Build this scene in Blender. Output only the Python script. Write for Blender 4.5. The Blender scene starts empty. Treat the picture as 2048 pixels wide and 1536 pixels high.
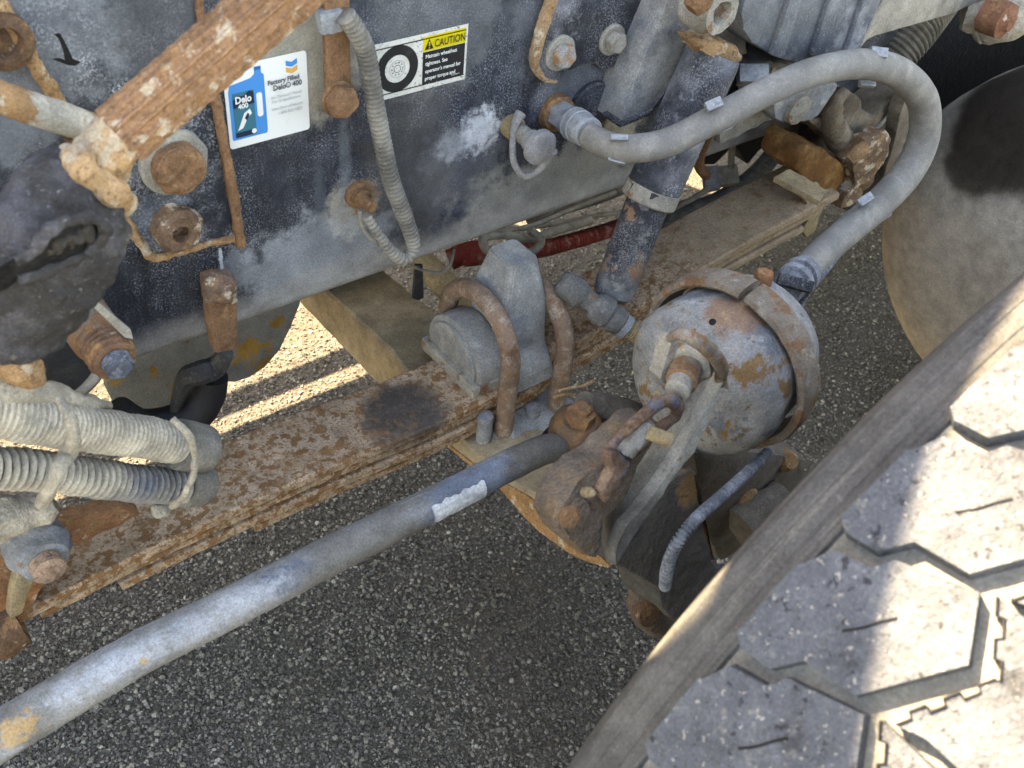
import bpy, bmesh, math, random
from mathutils import Vector, Matrix, noise, geometry
R = math.radians
S = bpy.context.scene
COL = S.collection
random.seed(7)

# ------------------------------------------------------------------ camera
F = 2100.0                                   # focal length in photo pixels (photo 2048 x 1536)
XA = Vector((0.79544885, -0.35579107, 0.4905852))     # world axes seen from the camera (x right, y down, z forward)
YA = Vector((-0.59959913, -0.57958939, 0.55186686))
ZA = Vector((0.08798867, -0.73313631, -0.67436573))
CP = Vector((0, -0.75, 1.29))
def cam2world(v): return Vector((XA.dot(v), YA.dot(v), ZA.dot(v)))
rt, dn, fw = cam2world(Vector((1, 0, 0))), cam2world(Vector((0, 1, 0))), cam2world(Vector((0, 0, 1)))
cd = bpy.data.cameras.new('camera'); cam = bpy.data.objects.new('camera', cd); COL.objects.link(cam)
m = Matrix.Identity(4)
for i in range(3):
    m[i][0], m[i][1], m[i][2], m[i][3] = rt[i], -dn[i], -fw[i], CP[i]
cam.matrix_world = m
cd.sensor_width = 36; cd.lens = 36 * F / 2048; cd.clip_start = .02; cd.clip_end = 500
cd.dof.use_dof = True; cd.dof.focus_distance = 1.12; cd.dof.aperture_fstop = 13
S.camera = cam

# ------------------------------------------------------------------ light
SUN_AZ, SUN_EL = 115.0, 47.0                 # where the sun stands: azimuth counter-clockwise from +X, elevation
w = bpy.data.worlds.new('World'); S.world = w; w.use_nodes = True
nt = w.node_tree; nt.nodes.clear()
sky = nt.nodes.new('ShaderNodeTexSky'); sky.sky_type = 'NISHITA'; sky.sun_disc = False
sky.sun_elevation = R(SUN_EL); sky.sun_rotation = R(90 - SUN_AZ)
sky.dust_density = 1.0; sky.ozone_density = 1.0; sky.air_density = 1.0
bg = nt.nodes.new('ShaderNodeBackground'); bg.inputs['Strength'].default_value = .15
wo = nt.nodes.new('ShaderNodeOutputWorld')
nt.links.new(sky.outputs[0], bg.inputs[0]); nt.links.new(bg.outputs[0], wo.inputs[0])
sl = bpy.data.lights.new('sun', 'SUN'); sl.energy = 5.0; sl.angle = R(.53); sl.color = (1, .95, .81)
so = bpy.data.objects.new('sun', sl); COL.objects.link(so)
SUND = Vector((math.cos(R(SUN_AZ)) * math.cos(R(SUN_EL)), math.sin(R(SUN_AZ)) * math.cos(R(SUN_EL)), math.sin(R(SUN_EL))))
so.rotation_euler = SUND.to_track_quat('Z', 'Y').to_euler()
S.view_settings.use_white_balance = True; S.view_settings.white_balance_temperature = 9700; S.view_settings.white_balance_tint = 14   # the camera is balanced for open shade
S.view_settings.view_transform = 'Standard'; S.view_settings.look = 'None'
S.view_settings.exposure = 3.1; S.view_settings.gamma = 1

# ------------------------------------------------------------------ photo pixel -> point on a real plane
def ray(px, py): return cam2world(Vector(((px - 1024) / F, (py - 768) / F, 1)))
def W(px, py, y=None, z=None, x=None, t=None):
    d = ray(px, py)
    if y is not None: t = (y - CP.y) / d.y
    elif z is not None: t = (z - CP.z) / d.z
    elif x is not None: t = (x - CP.x) / d.x
    return CP + d * t
def depth(p): return (p - CP).dot(fw)
def pxm(p, n=1): return n * depth(p) / F     # n photo pixels at p, in metres

# ------------------------------------------------------------------ materials
def lin(c):
    if isinstance(c, str):
        c = [int(c[i:i + 2], 16) / 255 for i in (0, 2, 4)]
        c = [v / 12.92 if v < .04 else ((v + .055) / 1.055) ** 2.4 for v in c]
    return (c[0], c[1], c[2], 1)
class MT:
    """Procedural material: a base colour, noise layers, spots with a shape of their own, relief."""
    def __init__(s, name, base, rough=.75, metal=0.0):
        s.m = bpy.data.materials.new(name); s.m.use_nodes = True; s.t = s.m.node_tree
        s.b = s.t.nodes['Principled BSDF']; s.pos = s.n('ShaderNodeNewGeometry').outputs['Position']
        rgb = s.n('ShaderNodeRGB'); rgb.outputs[0].default_value = lin(base); s.c = rgb.outputs[0]
        s.b.inputs['Roughness'].default_value = rough; s.b.inputs['Metallic'].default_value = metal
        s.b.inputs['Specular IOR Level'].default_value = .15 if rough > .7 else .3
        s.h = None; s.r = None
        s.l(s.c, s.b.inputs['Base Color'])
    def n(s, k): return s.t.nodes.new(k)
    def l(s, a, b): s.t.links.new(a, b)
    def math(s, op, a, b=None):
        q = s.n('ShaderNodeMath'); q.operation = op
        for i, v in enumerate((a, b)):
            if v is None: continue
            if hasattr(v, 'is_linked'): s.l(v, q.inputs[i])
            else: q.inputs[i].default_value = v
        return q.outputs[0]
    def rng(s, v, lo, hi):
        q = s.n('ShaderNodeMapRange'); q.interpolation_type = 'SMOOTHSTEP'
        s.l(v, q.inputs['Value']); q.inputs['From Min'].default_value = lo; q.inputs['From Max'].default_value = hi
        return q.outputs['Result']
    def noise(s, scale, detail=4, rough=.6, stretch=None, off=0):
        q = s.n('ShaderNodeTexNoise'); q.inputs['Scale'].default_value = scale; q.inputs['Detail'].default_value = detail
        q.inputs['Roughness'].default_value = rough
        mp = s.n('ShaderNodeMapping'); mp.inputs['Location'].default_value = (off, off * .7, off * .3)
        if stretch: mp.inputs['Scale'].default_value = stretch
        s.l(s.pos, mp.inputs['Vector']); s.l(mp.outputs[0], q.inputs['Vector'])
        return q.outputs['Fac']
    def voro(s, scale, feature='F1', out='Distance', rnd=1):
        q = s.n('ShaderNodeTexVoronoi'); q.feature = feature; q.inputs['Scale'].default_value = scale
        q.inputs['Randomness'].default_value = rnd
        s.l(s.pos, q.inputs['Vector']); return q.outputs[out]
    def mix(s, fac, col):
        q = s.n('ShaderNodeMix'); q.data_type = 'RGBA'
        s.l(fac, q.inputs[0]); s.l(s.c, q.inputs[6])
        if hasattr(col, 'is_linked'): s.l(col, q.inputs[7])
        else: q.inputs[7].default_value = lin(col)
        s.c = q.outputs[2]; s.l(s.c, s.b.inputs['Base Color']); return s
    def layer(s, col, scale, lo, hi, amt=1.0, detail=5, rough=.65, stretch=None, off=0):
        f = s.rng(s.noise(scale, detail, rough, stretch, off), lo, hi)
        if amt != 1: f = s.math('MULTIPLY', f, amt)
        return s.mix(f, col)
    def spot(s, p, r, col, amt=1.0, wob=.5, scale=60, soft=.5, squash=None):
        """a patch of stain, painted sun or painted shade round the world point p with radius r and an uneven edge"""
        a = s.n('ShaderNodeVectorMath'); a.operation = 'SUBTRACT'; s.l(s.pos, a.inputs[0]); a.inputs[1].default_value = p
        if squash:
            b = s.n('ShaderNodeVectorMath'); b.operation = 'MULTIPLY'; s.l(a.outputs[0], b.inputs[0]); b.inputs[1].default_value = squash; a = b
        ln = s.n('ShaderNodeVectorMath'); ln.operation = 'LENGTH'; s.l(a.outputs[0], ln.inputs[0])
        d = s.math('DIVIDE', ln.outputs['Value'], r)
        d = s.math('ADD', d, s.math('MULTIPLY', s.math('SUBTRACT', s.noise(scale, 4, .65, None, p[0] * 9), .5), wob * 2))
        f = s.rng(d, 1 + soft / 2, 1 - soft / 2)
        if amt != 1: f = s.math('MULTIPLY', f, amt)
        return s.mix(f, col)
    def grad(s, axis, v0, v1, col, amt=1.0, wob=.0, scale=20, stretch=None):
        """dirt laid along a height: from v0 (none) to v1 (full)"""
        q = s.n('ShaderNodeSeparateXYZ'); s.l(s.pos, q.inputs[0]); v = q.outputs['XYZ'.index(axis)]
        if wob: v = s.math('ADD', v, s.math('MULTIPLY', s.math('SUBTRACT', s.noise(scale, 5, .65, stretch), .5), wob * 2))
        f = s.rng(v, v0, v1) if v1 > v0 else s.math('SUBTRACT', 1.0, s.rng(v, v1, v0))
        if amt != 1: f = s.math('MULTIPLY', f, amt)
        return s.mix(f, col)
    def bump(s, scale, dist, strength=1.0, detail=4, kind='noise', rough=.6, stretch=None):
        if kind == 'noise': h = s.noise(scale, detail, rough, stretch, 3.3)
        else: h = s.voro(scale, 'F1')
        q = s.n('ShaderNodeBump'); q.inputs['Strength'].default_value = strength; q.inputs['Distance'].default_value = dist
        s.l(h, q.inputs['Height'])
        if s.h is not None: s.l(s.h, q.inputs['Normal'])
        s.h = q.outputs[0]; s.l(s.h, s.b.inputs['Normal']); return s
    def grit(s, fine=(.76, 1.25), mid=(.78, 1.22)):
        """grain of dust and wear over whatever colours are below"""
        for sc, (a, b), off in ((480, fine, 0), (1300, fine, 4), (42, mid, 8)):
            f = s.noise(sc, 3, .7, None, off); q = s.n('ShaderNodeMapRange'); s.l(f, q.inputs[0])
            for i, v in ((1, .3), (2, .7), (3, a), (4, b)): q.inputs[i].default_value = v
            x = s.n('ShaderNodeMix'); x.data_type = 'RGBA'; x.blend_type = 'MULTIPLY'; x.inputs[0].default_value = 1
            s.l(s.c, x.inputs[6]); s.l(q.outputs[0], x.inputs[7]); s.c = x.outputs[2]
        s.l(s.c, s.b.inputs['Base Color']); return s
    def finish(s):
        if not getattr(s, 'done', 0): s.done = 1; s.grit(); s.bump(330, .0012, .6).bump(1100, .0006, .5)
    def fleck(s, col, scale, lo, hi, mscale=25, amt=1.0, off=0):
        """fine salt and dust flecks that gather in clouds"""
        f = s.math('MULTIPLY', s.rng(s.noise(scale, 3, .75, None, off), lo, hi), s.rng(s.noise(mscale, 5, .7, None, off + 5), .38, .62))
        return s.mix(s.math('MULTIPLY', f, amt), col)
    def gloss(s, scale, lo, hi):
        f = s.noise(scale, 4, .6, None, 7.1); q = s.n('ShaderNodeMapRange'); s.l(f, q.inputs[0])
        q.inputs[1].default_value = .3; q.inputs[2].default_value = .7; q.inputs[3].default_value = lo; q.inputs[4].default_value = hi
        s.l(q.outputs[0], s.b.inputs['Roughness']); return s

# ------------------------------------------------------------------ scene tree
def thing(name, label, cat, loc, group=None):
    o = bpy.data.objects.new(name, None); COL.objects.link(o); o.location = loc; o.empty_display_size = .02
    o['label'] = label; o['category'] = cat
    if group: o['group'] = group
    o['kind'] = 'thing'
    return o
def wloc(o):
    v = Vector(o.location)
    while o.parent: o = o.parent; v += Vector(o.location)
    return v
def obj(name, bm, mt, parent=None, smooth=True, label=None, kind=None, angle=35):
    """links one bmesh, given in world coordinates, as ONE mesh object under its parent"""
    bmesh.ops.remove_doubles(bm, verts=bm.verts, dist=1e-6)
    bmesh.ops.recalc_face_normals(bm, faces=bm.faces)
    if parent is not None:
        L = wloc(parent); bmesh.ops.translate(bm, vec=-L, verts=bm.verts)
    me = bpy.data.meshes.new(name)
    if smooth:
        for f in bm.faces: f.smooth = True
        ca = R(angle)
        for e in bm.edges:
            if len(e.link_faces) == 2 and e.calc_face_angle(0) > ca: e.smooth = False
    bm.to_mesh(me); bm.free()
    if isinstance(mt, MT): mt.finish()
    me.materials.append(mt.m if isinstance(mt, MT) else mt)
    o = bpy.data.objects.new(name, me); COL.objects.link(o)
    if parent is not None: o.parent = parent
    if label: o['label'] = label
    if kind: o['kind'] = kind
    return o

# ------------------------------------------------------------------ shapes (all return a bmesh in world coordinates)
def catmull(pts, n):
    P = [Vector(p) for p in pts]
    if len(P) < 3: 
        return [P[0].lerp(P[-1], i / n) for i in range(n + 1)]
    P = [P[0] * 2 - P[1]] + P + [P[-1] * 2 - P[-2]]
    out = []
    for i in range(1, len(P) - 2):
        a, b, c, d = P[i - 1:i + 3]
        for k in range(n):
            t = k / n
            out.append(.5 * ((2 * b) + (c - a) * t + (2 * a - 5 * b + 4 * c - d) * t * t + (3 * b - a - 3 * c + d) * t ** 3))
    out.append(P[-2]); return out
def resample(P, step):
    out = [P[0].copy()]; acc = 0
    tot = sum((P[i + 1] - P[i]).length for i in range(len(P) - 1)); n = max(2, int(tot / step)); st = tot / n; need = st
    for i in range(len(P) - 1):
        a, b = P[i], P[i + 1]; L = (b - a).length
        while acc + L >= need - 1e-9 and len(out) < n:
            out.append(a.lerp(b, (need - acc) / max(L, 1e-9))); need += st
        acc += L
    out.append(P[-1].copy()); return out
def sweep(path, rad, seg=14, bm=None, cap=True, up=None, shape=None):
    """a tube along path; rad is a number, a list, or f(u, i) -> radius; shape(a) scales the radius by angle"""
    bm = bm or bmesh.new(); n = len(path); rings = []
    tg = [(path[min(i + 1, n - 1)] - path[max(i - 1, 0)]).normalized() for i in range(n)]
    nrm = (up or Vector((0.13, .31, .94))).copy()
    for i in range(n):
        nrm = nrm - tg[i] * nrm.dot(tg[i])
        if nrm.length < 1e-6: nrm = tg[i].orthogonal()
        nrm.normalize(); bi = tg[i].cross(nrm)
        u = i / (n - 1); r = rad(u, i) if callable(rad) else (rad[i] if isinstance(rad, (list, tuple)) else rad)
        ring = []
        for k in range(seg):
            a = 2 * math.pi * k / seg; q = r * (shape(a) if shape else 1)
            ring.append(bm.verts.new(path[i] + nrm * (math.cos(a) * q) + bi * (math.sin(a) * q)))
        rings.append(ring)
    for i in range(n - 1):
        for k in range(seg):
            bm.faces.new((rings[i][k], rings[i][(k + 1) % seg], rings[i + 1][(k + 1) % seg], rings[i + 1][k]))
    if cap: bm.faces.new(rings[0][::-1]); bm.faces.new(rings[-1])
    return bm
def corrug(pts, r, pitch=.004, amp=.12, seg=16, sub=5, n=24, dust=0):
    P = resample(catmull(pts, n), pitch / sub)
    prof = [0, .8, 1, .8, 0][:sub]
    rr = r if callable(r) else (lambda u: r)
    def f(u, i): return rr(u) * (1 - amp * (1 - prof[i % sub]))
    return sweep(P, f, seg)
def lathe(p, axis, prof, seg=28, bm=None, ref=None, shape=None):
    """surface of revolution: prof = [(along, radius), ...] from p along axis"""
    bm = bm or bmesh.new(); ax = Vector(axis).normalized()
    u = (ref or ax.orthogonal()); u = (u - ax * u.dot(ax)).normalized(); v = ax.cross(u); rings = []
    for (h, r) in prof:
        c = Vector(p) + ax * h
        if r < 1e-6: rings.append([bm.verts.new(c)]); continue
        rings.append([bm.verts.new(c + (u * math.cos(2 * math.pi * k / seg) + v * math.sin(2 * math.pi * k / seg)) * r * (shape(2 * math.pi * k / seg) if shape else 1)) for k in range(seg)])
    for a, b in zip(rings[:-1], rings[1:]):
        if len(a) == 1 and len(b) == 1: continue
        for k in range(seg):
            k2 = (k + 1) % seg
            if len(a) == 1: bm.faces.new((a[0], b[k2], b[k]))
            elif len(b) == 1: bm.faces.new((a[k], a[k2], b[0]))
            else: bm.faces.new((a[k], a[k2], b[k2], b[k]))
    if len(rings[0]) > 1: bm.faces.new(rings[0][::-1])
    if len(rings[-1]) > 1: bm.faces.new(rings[-1])
    return bm
def prism(front, off, bev=.0, seg=2, bm=None):
    """outline 'front' (3D, one plane) extruded by the vector off"""
    bm = bm or bmesh.new(); off = Vector(off)
    a = [bm.verts.new(p) for p in front]; b = [bm.verts.new(Vector(p) + off) for p in front]; n = len(a)
    fs = [bm.faces.new(a), bm.faces.new(b[::-1])]
    for i in range(n): fs.append(bm.faces.new((a[i], b[i], b[(i + 1) % n], a[(i + 1) % n])))
    bmesh.ops.recalc_face_normals(bm, faces=fs)
    if bev:
        es = list({e for f in fs for e in f.edges})
        bmesh.ops.bevel(bm, geom=es, offset=bev, segments=seg, affect='EDGES', profile=.6, clamp_overlap=True)
    return bm
def ppx(pts, y, th, bev=.002, curve=0, **k):
    """prism from an outline seen in the photo, its near face on the plane Y = y, th metres thick"""
    P = [W(px, py, y=y) for px, py in pts]
    if curve: P = catmull(P + [P[0]], curve)[:-1]
    return prism(P, (0, th, 0), bev, **k)
def block(c, X, Y, Z, bev=.002, bm=None, taper=1):
    """a box with half-axes X, Y, Z (vectors); taper shrinks its +Z end"""
    c, X, Y, Z = Vector(c), Vector(X), Vector(Y), Vector(Z)
    lo = [c - X - Y - Z, c + X - Y - Z, c + X + Y - Z, c - X + Y - Z]
    hi = [c - X * taper - Y * taper + Z, c + X * taper - Y * taper + Z, c + X * taper + Y * taper + Z, c - X * taper + Y * taper + Z]
    bm = bm or bmesh.new(); v = [bm.verts.new(p) for p in lo + hi]
    fs = [bm.faces.new([v[i] for i in q]) for q in ((3, 2, 1, 0), (4, 5, 6, 7), (0, 1, 5, 4), (1, 2, 6, 5), (2, 3, 7, 6), (3, 0, 4, 7))]
    if bev: bmesh.ops.bevel(bm, geom=list({e for f in fs for e in f.edges}), offset=bev, segments=2, affect='EDGES', profile=.6, clamp_overlap=True)
    return bm
def dense(bm, edge):
    """splits long edges so that relief can be pressed into the mesh"""
    for _ in range(5):
        es = [e for e in bm.edges if e.calc_length() > edge]
        if not es or len(bm.verts) > 30000: break
        bmesh.ops.subdivide_edges(bm, edges=es, cuts=1, use_grid_fill=True)
    bmesh.ops.triangulate(bm, faces=[f for f in bm.faces if len(f.verts) > 4])
    return bm
def rough(bm, amp, scale, seed=0, edge=None):
    if edge: dense(bm, edge)
    bmesh.ops.recalc_face_normals(bm, faces=bm.faces); bm.normal_update()
    o = Vector((seed * 3.1, seed * 1.7, seed))
    d = [(v, v.normal * (amp * (noise.noise(v.co * scale + o) + .5 * noise.noise(v.co * scale * 2.3 + o)))) for v in bm.verts]
    for v, k in d: v.co += k
    return bm
def tube(pp, r, step=None, n=14, seg=14, **k):
    """pp = [(px, py, Y), ...]; r in photo pixels (number or list per point)"""
    P = [W(a, b, y=c) for a, b, c in pp]
    rr = [pxm(p, q) for p, q in zip(P, r if isinstance(r, (list, tuple)) else [r] * len(P))]
    Q = catmull(P, n); N = len(Q)
    def f(u, i):
        x = u * (len(rr) - 1); j = min(int(x), len(rr) - 2); return rr[j] + (rr[j + 1] - rr[j]) * (x - j)
    return sweep(Q, f, seg, **k)
MY = Vector((0, -1, 0))
def hexr(a): 
    a = (a + math.pi / 6) % (math.pi / 3) - math.pi / 6
    return .866 / math.cos(a)
def hexhead(p, axis, r, h, bm=None):
    """hexagonal head with chamfered top"""
    bm = bm or bmesh.new(); ax = Vector(axis).normalized(); u = ax.orthogonal().normalized(); v = ax.cross(u)
    rings = []
    for hh, rr in ((0, 1), (h * .8, 1), (h, .86)):
        rings.append([bm.verts.new(Vector(p) + ax * hh + (u * math.cos(k * math.pi / 3) + v * math.sin(k * math.pi / 3)) * r * rr) for k in range(6)])
    for a, b in zip(rings[:-1], rings[1:]):
        for k in range(6): bm.faces.new((a[k], a[(k + 1) % 6], b[(k + 1) % 6], b[k]))
    bm.faces.new(rings[0][::-1]); bm.faces.new(rings[-1]); return bm
def thread(p, axis, r, h, pitch=.002):
    n = max(2, int(h / pitch)); prof = []
    for i in range(n): prof += [(i * pitch, r * .86), (i * pitch + pitch * .5, r)]
    prof.append((n * pitch, r * .8)); return lathe(p, axis, prof, 18)
def text(body, p, size, mt, parent, xs=1.0, bold=0, name='lettering'):
    """flat lettering on the rail plane: left baseline at p"""
    c = bpy.data.curves.new('t', 'FONT'); c.body = body; c.size = size; c.offset = bold; c.resolution_u = 3
    o = bpy.data.objects.new('t', c); COL.objects.link(o)
    me = bpy.data.meshes.new_from_object(o.evaluated_get(bpy.context.evaluated_depsgraph_get()))
    bpy.data.objects.remove(o)
    bm = bmesh.new(); bm.from_mesh(me); bpy.data.meshes.remove(me)
    for v in bm.verts: v.co = Vector((p[0] + v.co.x * xs, p[1], p[2] + v.co.y))
    return obj(name, bm, mt, parent, smooth=False)

# ------------------------------------------------------------------ palette
RUST, RUST2, RUSTD, PALE = '7f5f47', '96724f', '54402f', 'b09a7c'
DUST, DUSTL, DUSTD = '8f8a80', 'b5b1a8', '6d6860'
def rust(name, base=RUST, pale=.0, dark=.5):
    t = MT(name, base, .9)
    t.layer(RUSTD, 90, .5, .62, dark).layer(RUST2, 45, .52, .66, .8, off=5).layer('6e5340', 260, .52, .64, .7, off=2)
    if pale: t.layer('b3a590', 60, .66 - pale * .3, .74 - pale * .3, .8, off=9)
    t.bump(220, .0022, .8).bump(700, .0008, .7); return t
def painted(name, base='2c313b', dust=DUST, amt=.5, fleck=True, rustamt=.0):
    t = MT(name, base, .62)
    t.layer('4a505c', 14, .45, .7, .5).layer(dust, 9, .6 - amt * .25, .78 - amt * .2, .75, off=4).layer(dust, 70, .56, .66, .5, off=12)
    if rustamt: t.layer(RUST, 38, .68 - rustamt * .2, .73 - rustamt * .2, .95, off=8)
    if fleck: t.fleck('aeb0b3', 560, .50, .62, 22, .5, off=2).fleck('7d8086', 1100, .52, .62, 40, .45, off=8)
    t.bump(160, .0008, .5).bump(900, .0004, .5); return t
def dusty(name, base=DUST, rustamt=.0, light=.4):
    t = MT(name, base, .93)
    t.layer(DUSTL, 40, .5, .72, light).layer(DUSTD, 22, .5, .7, .6, off=3)
    if rustamt: t.layer(RUST, 45, .7 - rustamt * .25, .75 - rustamt * .25, .9, off=8).layer('a97c45', 60, .74 - rustamt * .22, .8 - rustamt * .22, .8, off=1)
    t.layer('a9a69f', 600, .56, .7, .35, off=6)
    t.bump(120, .0015, .7).bump(520, .0008, .6); return t

m_rust = rust('rust'); m_rust_pale = rust('pale rust', '9d7c5a', .35, .2); m_rust_dark = rust('dark rust', '604a3b', .1)
m_dust = dusty('dusty steel'); m_dust_rust = dusty('dusty rusting steel', DUST, .5); m_mud = dusty('caked mud', '675f56', .12, .15)
m_greymetal = dusty('grey oxidised steel', '7d7f82', .3, .6)
m_black = painted('dark painted steel', '23262d', DUSTD, .35)
m_blue = painted('blue black paint', '26282e', '85858a', .5); m_blue_rust = painted('blue black paint with rust', '26282f', '8d8c8a', .55, True, .5)
m_rubber = MT('black rubber', '2a2a2b', .7).layer('5b5955', 30, .45, .75, .6).layer('77746e', 300, .55, .7, .4).bump(300, .0006, .5)
m_hose = MT('dusty rubber hose', '7b7873', .85).layer('938e86', 30, .42, .68, .8).layer('6a6660', 14, .5, .7, .6).layer('aaa49b', 500, .6, .72, .5).bump(420, .0005, .6)
m_loom = MT('dusty corrugated loom', '605c56', .85).layer('8f8a80', 18, .4, .66, .9).layer('a7a298', 280, .56, .72, .5).bump(300, .0006, .6)
m_loomb = MT('blue grey corrugated loom', '676b71', .7).layer('989ca1', 60, .4, .66, .9).bump(300, .0005, .5)
m_mudloom = MT('mud caked wrap', '9a9182', .95).layer('b3a998', 45, .45, .7, .9).layer('807b70', 70, .56, .7, .7).bump(240, .003, .9).bump(600, .001, .7)
m_galv = MT('zinc plated clip', '94979a', .55, .25).layer('73767a', 120, .5, .65, .7).layer('c4c8ca', 300, .58, .7, .5).bump(300, .0006, .5)
m_white = MT('chalky white coat', 'b9bbbb', .9).layer('8d9095', 60, .5, .66, .8).bump(200, .0015, .7)
m_tan = MT('tan dust on steel', '8d7b5f', .92).layer('a8956f', 30, .45, .7, .8).layer(RUST, 60, .6, .7, .7, off=4).layer('6f6353', 14, .5, .7, .6).bump(200, .001, .6)
m_gap = MT('oil and shade black', '0f0f10', .6).layer('2a2724', 60, .5, .7, .6).bump(120, .002, .7)
m_red = MT('red loom', '6c2c25', .8).layer('54231d', 30, .5, .7, .6).layer('8a7468', 40, .52, .66, .7, off=6).layer('806a60', 150, .58, .7, .6).bump(300, .0005, .5)
m_wire = MT('dusty cable', '8a8477', .85).layer('6b665c', 60, .45, .65, .8).bump(300, .0005, .5)
for _m in (m_hose, m_loom, m_rubber): _m.grit((.88, 1.12), (.86, 1.14)).bump(330, .001, .5); _m.done = 1

# ------------------------------------------------------------------ ground
gm = MT('asphalt', '55514b', .92)
gm.layer('6b665f', 300, .42, .6, .9, 2).layer('938d82', 170, .58, .68, .8, 2, off=3).layer('2e2b28', 110, .52, .66, .7, 3, off=7)
gm.layer('6a6052', 2.5, .45, .7, .5)
gm.bump(150, .006, 1).bump(420, .003, .9)
bm = bmesh.new(); bmesh.ops.create_grid(bm, x_segments=8, y_segments=8, size=60)
g = obj('ground', bm, gm, None, False, kind='structure')
# the stones of the asphalt: real chips, too many to count
def chips():
    V, Fc = [], []; rnd = random.Random(3)
    base = [(1, 0, 0), (.3, .95, 0), (-.8, .6, 0), (-.85, -.5, 0), (.2, -1, 0)]
    def put(x, y, s):
        a = rnd.random() * 6.28; c, q = math.cos(a) * s, math.sin(a) * s; h = s * rnd.uniform(.25, .8); k = len(V)
        sx = rnd.uniform(.4, 1.0); j = [rnd.uniform(.75, 1.2) for _ in base]; tx, ty = rnd.uniform(-.3, .3), rnd.uniform(-.3, .3)
        for (u, v, _), e in zip(base, j): V.append((x + (u * c - v * q * sx) * e, y + (u * q + v * c * sx) * e, -.0005))
        for (u, v, _), e in zip(base, j): V.append((x + (u * c - v * q * sx) * e * .62 + tx * s * .3, y + (u * q + v * c * sx) * e * .62 + ty * s * .3, h + (u * tx + v * ty) * s * .35))
        for i in range(5): Fc.append((k + i, k + (i + 1) % 5, k + 5 + (i + 1) % 5, k + 5 + i))
        Fc.append((k + 5, k + 6, k + 7, k + 8, k + 9))
    for i in range(95000):
        px, py = rnd.uniform(-60, 2110), rnd.uniform(350, 1600)
        d = ray(px, py); t = -CP.z / d.z; p = CP + d * t
        if p.y > 2.6 or p.x > 3.4: continue
        put(p.x, p.y, abs(rnd.gauss(0, .0014)) + .0015)
    me = bpy.data.meshes.new('asphalt_chippings'); me.from_pydata(V, [], Fc); me.update()
    cm = MT('stone chippings', '46423e', .85)
    ob = bpy.data.objects.new('asphalt_chippings', me); COL.objects.link(ob); ob['kind'] = 'stuff'
    v = cm.n('ShaderNodeNewGeometry').outputs['Random Per Island']
    rp = cm.n('ShaderNodeValToRGB'); cm.l(v, rp.inputs[0]); el = rp.color_ramp.elements
    el[0].color = lin('47433f'); el[1].color = lin('a5a199'); el[1].position = 1
    for pos, c in ((.4, '625f59'), (.7, '77736c'), (.86, '837e76'), (.97, '979187')):
        e = el.new(pos); e.color = lin(c)
    cm.c = rp.outputs[0]; cm.l(cm.c, cm.b.inputs['Base Color']); cm.grit((.92, 1.08), (.86, 1.14)).layer('4a4640', 2.2, .5, .68, .55).gloss(200, .5, .95).bump(500, .001, .6)
    me.materials.append(cm.m)
chips()

# ------------------------------------------------------------------ frame rail
fr = thing('frame_rail', 'dark blue steel chassis rail with a dusty rounded lower edge', 'chassis rail', (.55, 0, .62))
rm = MT('rail paint', '191c24', .6)
rm.layer('2a2e37', 12, .5, .68, .7).layer('222b3e', 7, .5, .7, .5, off=5)
rm.fleck('a8abb0', 520, .5, .63, 16, .55, off=2).fleck('7a7f88', 1100, .5, .62, 9, .55, off=12).layer('7d828c', 150, .6, .72, .4, 5, stretch=(1.4, 1, .35), off=8)
rm.layer('6b7078', 24, .56, .78, .25, stretch=(1, 1, .5), off=6)
def P0(x, y): return W(x, y, y=0)
rm.layer('4a4f57', 60, .55, .68, .5, stretch=(1, 1, .1), off=31).layer('14161c', 45, .56, .68, .6, stretch=(1, 1, .12), off=37)
rm.spot(P0(90, 60), .06, '7b828c', .4, 1.0, 40).spot(P0(1180, 40), .09, '858a91', .3, 1, 30).spot(P0(900, 20), .07, '6d6f70', .45, 1, 30)
rm.spot(P0(600, 130), .055, '9a9384', .9, .5, 50).spot(P0(700, 420), .028, '9c978c', .8, .9, 60).spot(P0(640, 520), .06, 'a2a6a9', .5, 1.0, 45, squash=(.7, 1, 1.2))
rm.spot(P0(960, 262), .022, 'c9ccd0', .9, 1.3, 120, 1).spot(P0(905, 292), .016, 'a9adb3', .8, 1.2, 100, 1).spot(P0(930, 330), .05, '767a80', .3, 1, 50)
rm.spot(P0(830, 330), .05, '5d5a55', .4, .8, 30, squash=(1, 1, .5)).spot(P0(1260, 190), .04, '9a9689', .8, .7, 40, squash=(1.2, 1, .6))
rm.spot(P0(1100, 370), .07, '96938a', .6, .8, 40, squash=(.6, 1, 1.6)).spot(P0(470, 540), .02, '888c90', .5, 1, 60)
rm.spot(P0(10, 230), .04, '767b82', .6, .8, 50)
rm.spot(P0(722, 392), .016, '7d5f42', .85, .9, 140, .8).spot(P0(442, 520), .0045, 'c4c6c8', .8, 1.2, 200, .6, (2.5, 1, .35)).spot(P0(690, 330), .006, '676d73', .5, .8, 90, 1, (1, 1, .14)).spot(P0(640, 400), .006, '5a6066', .4, .8, 90, 1, (1, 1, .14)).spot(P0(325, 420), .006, '7d8790', .5, .8, 90, 1, (1, 1, .3))
rm.grad('Z', .668, .640, '94908a', .68, .02, 22, (1, 1, 1)).grad('Z', .636, .626, '8a867f', .8, .003, 30)
rm.grad('Z', .82, .90, '60646a', .2, .06, 12)
rm.bump(90, .0008, .5).bump(500, .0005, .6).gloss(30, .42, .8)
Rr = .012; sec = []
for a in range(0, 91, 15): sec.append((Rr - Rr * math.cos(R(a)), .623 + Rr - Rr * math.sin(R(a))))
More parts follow.
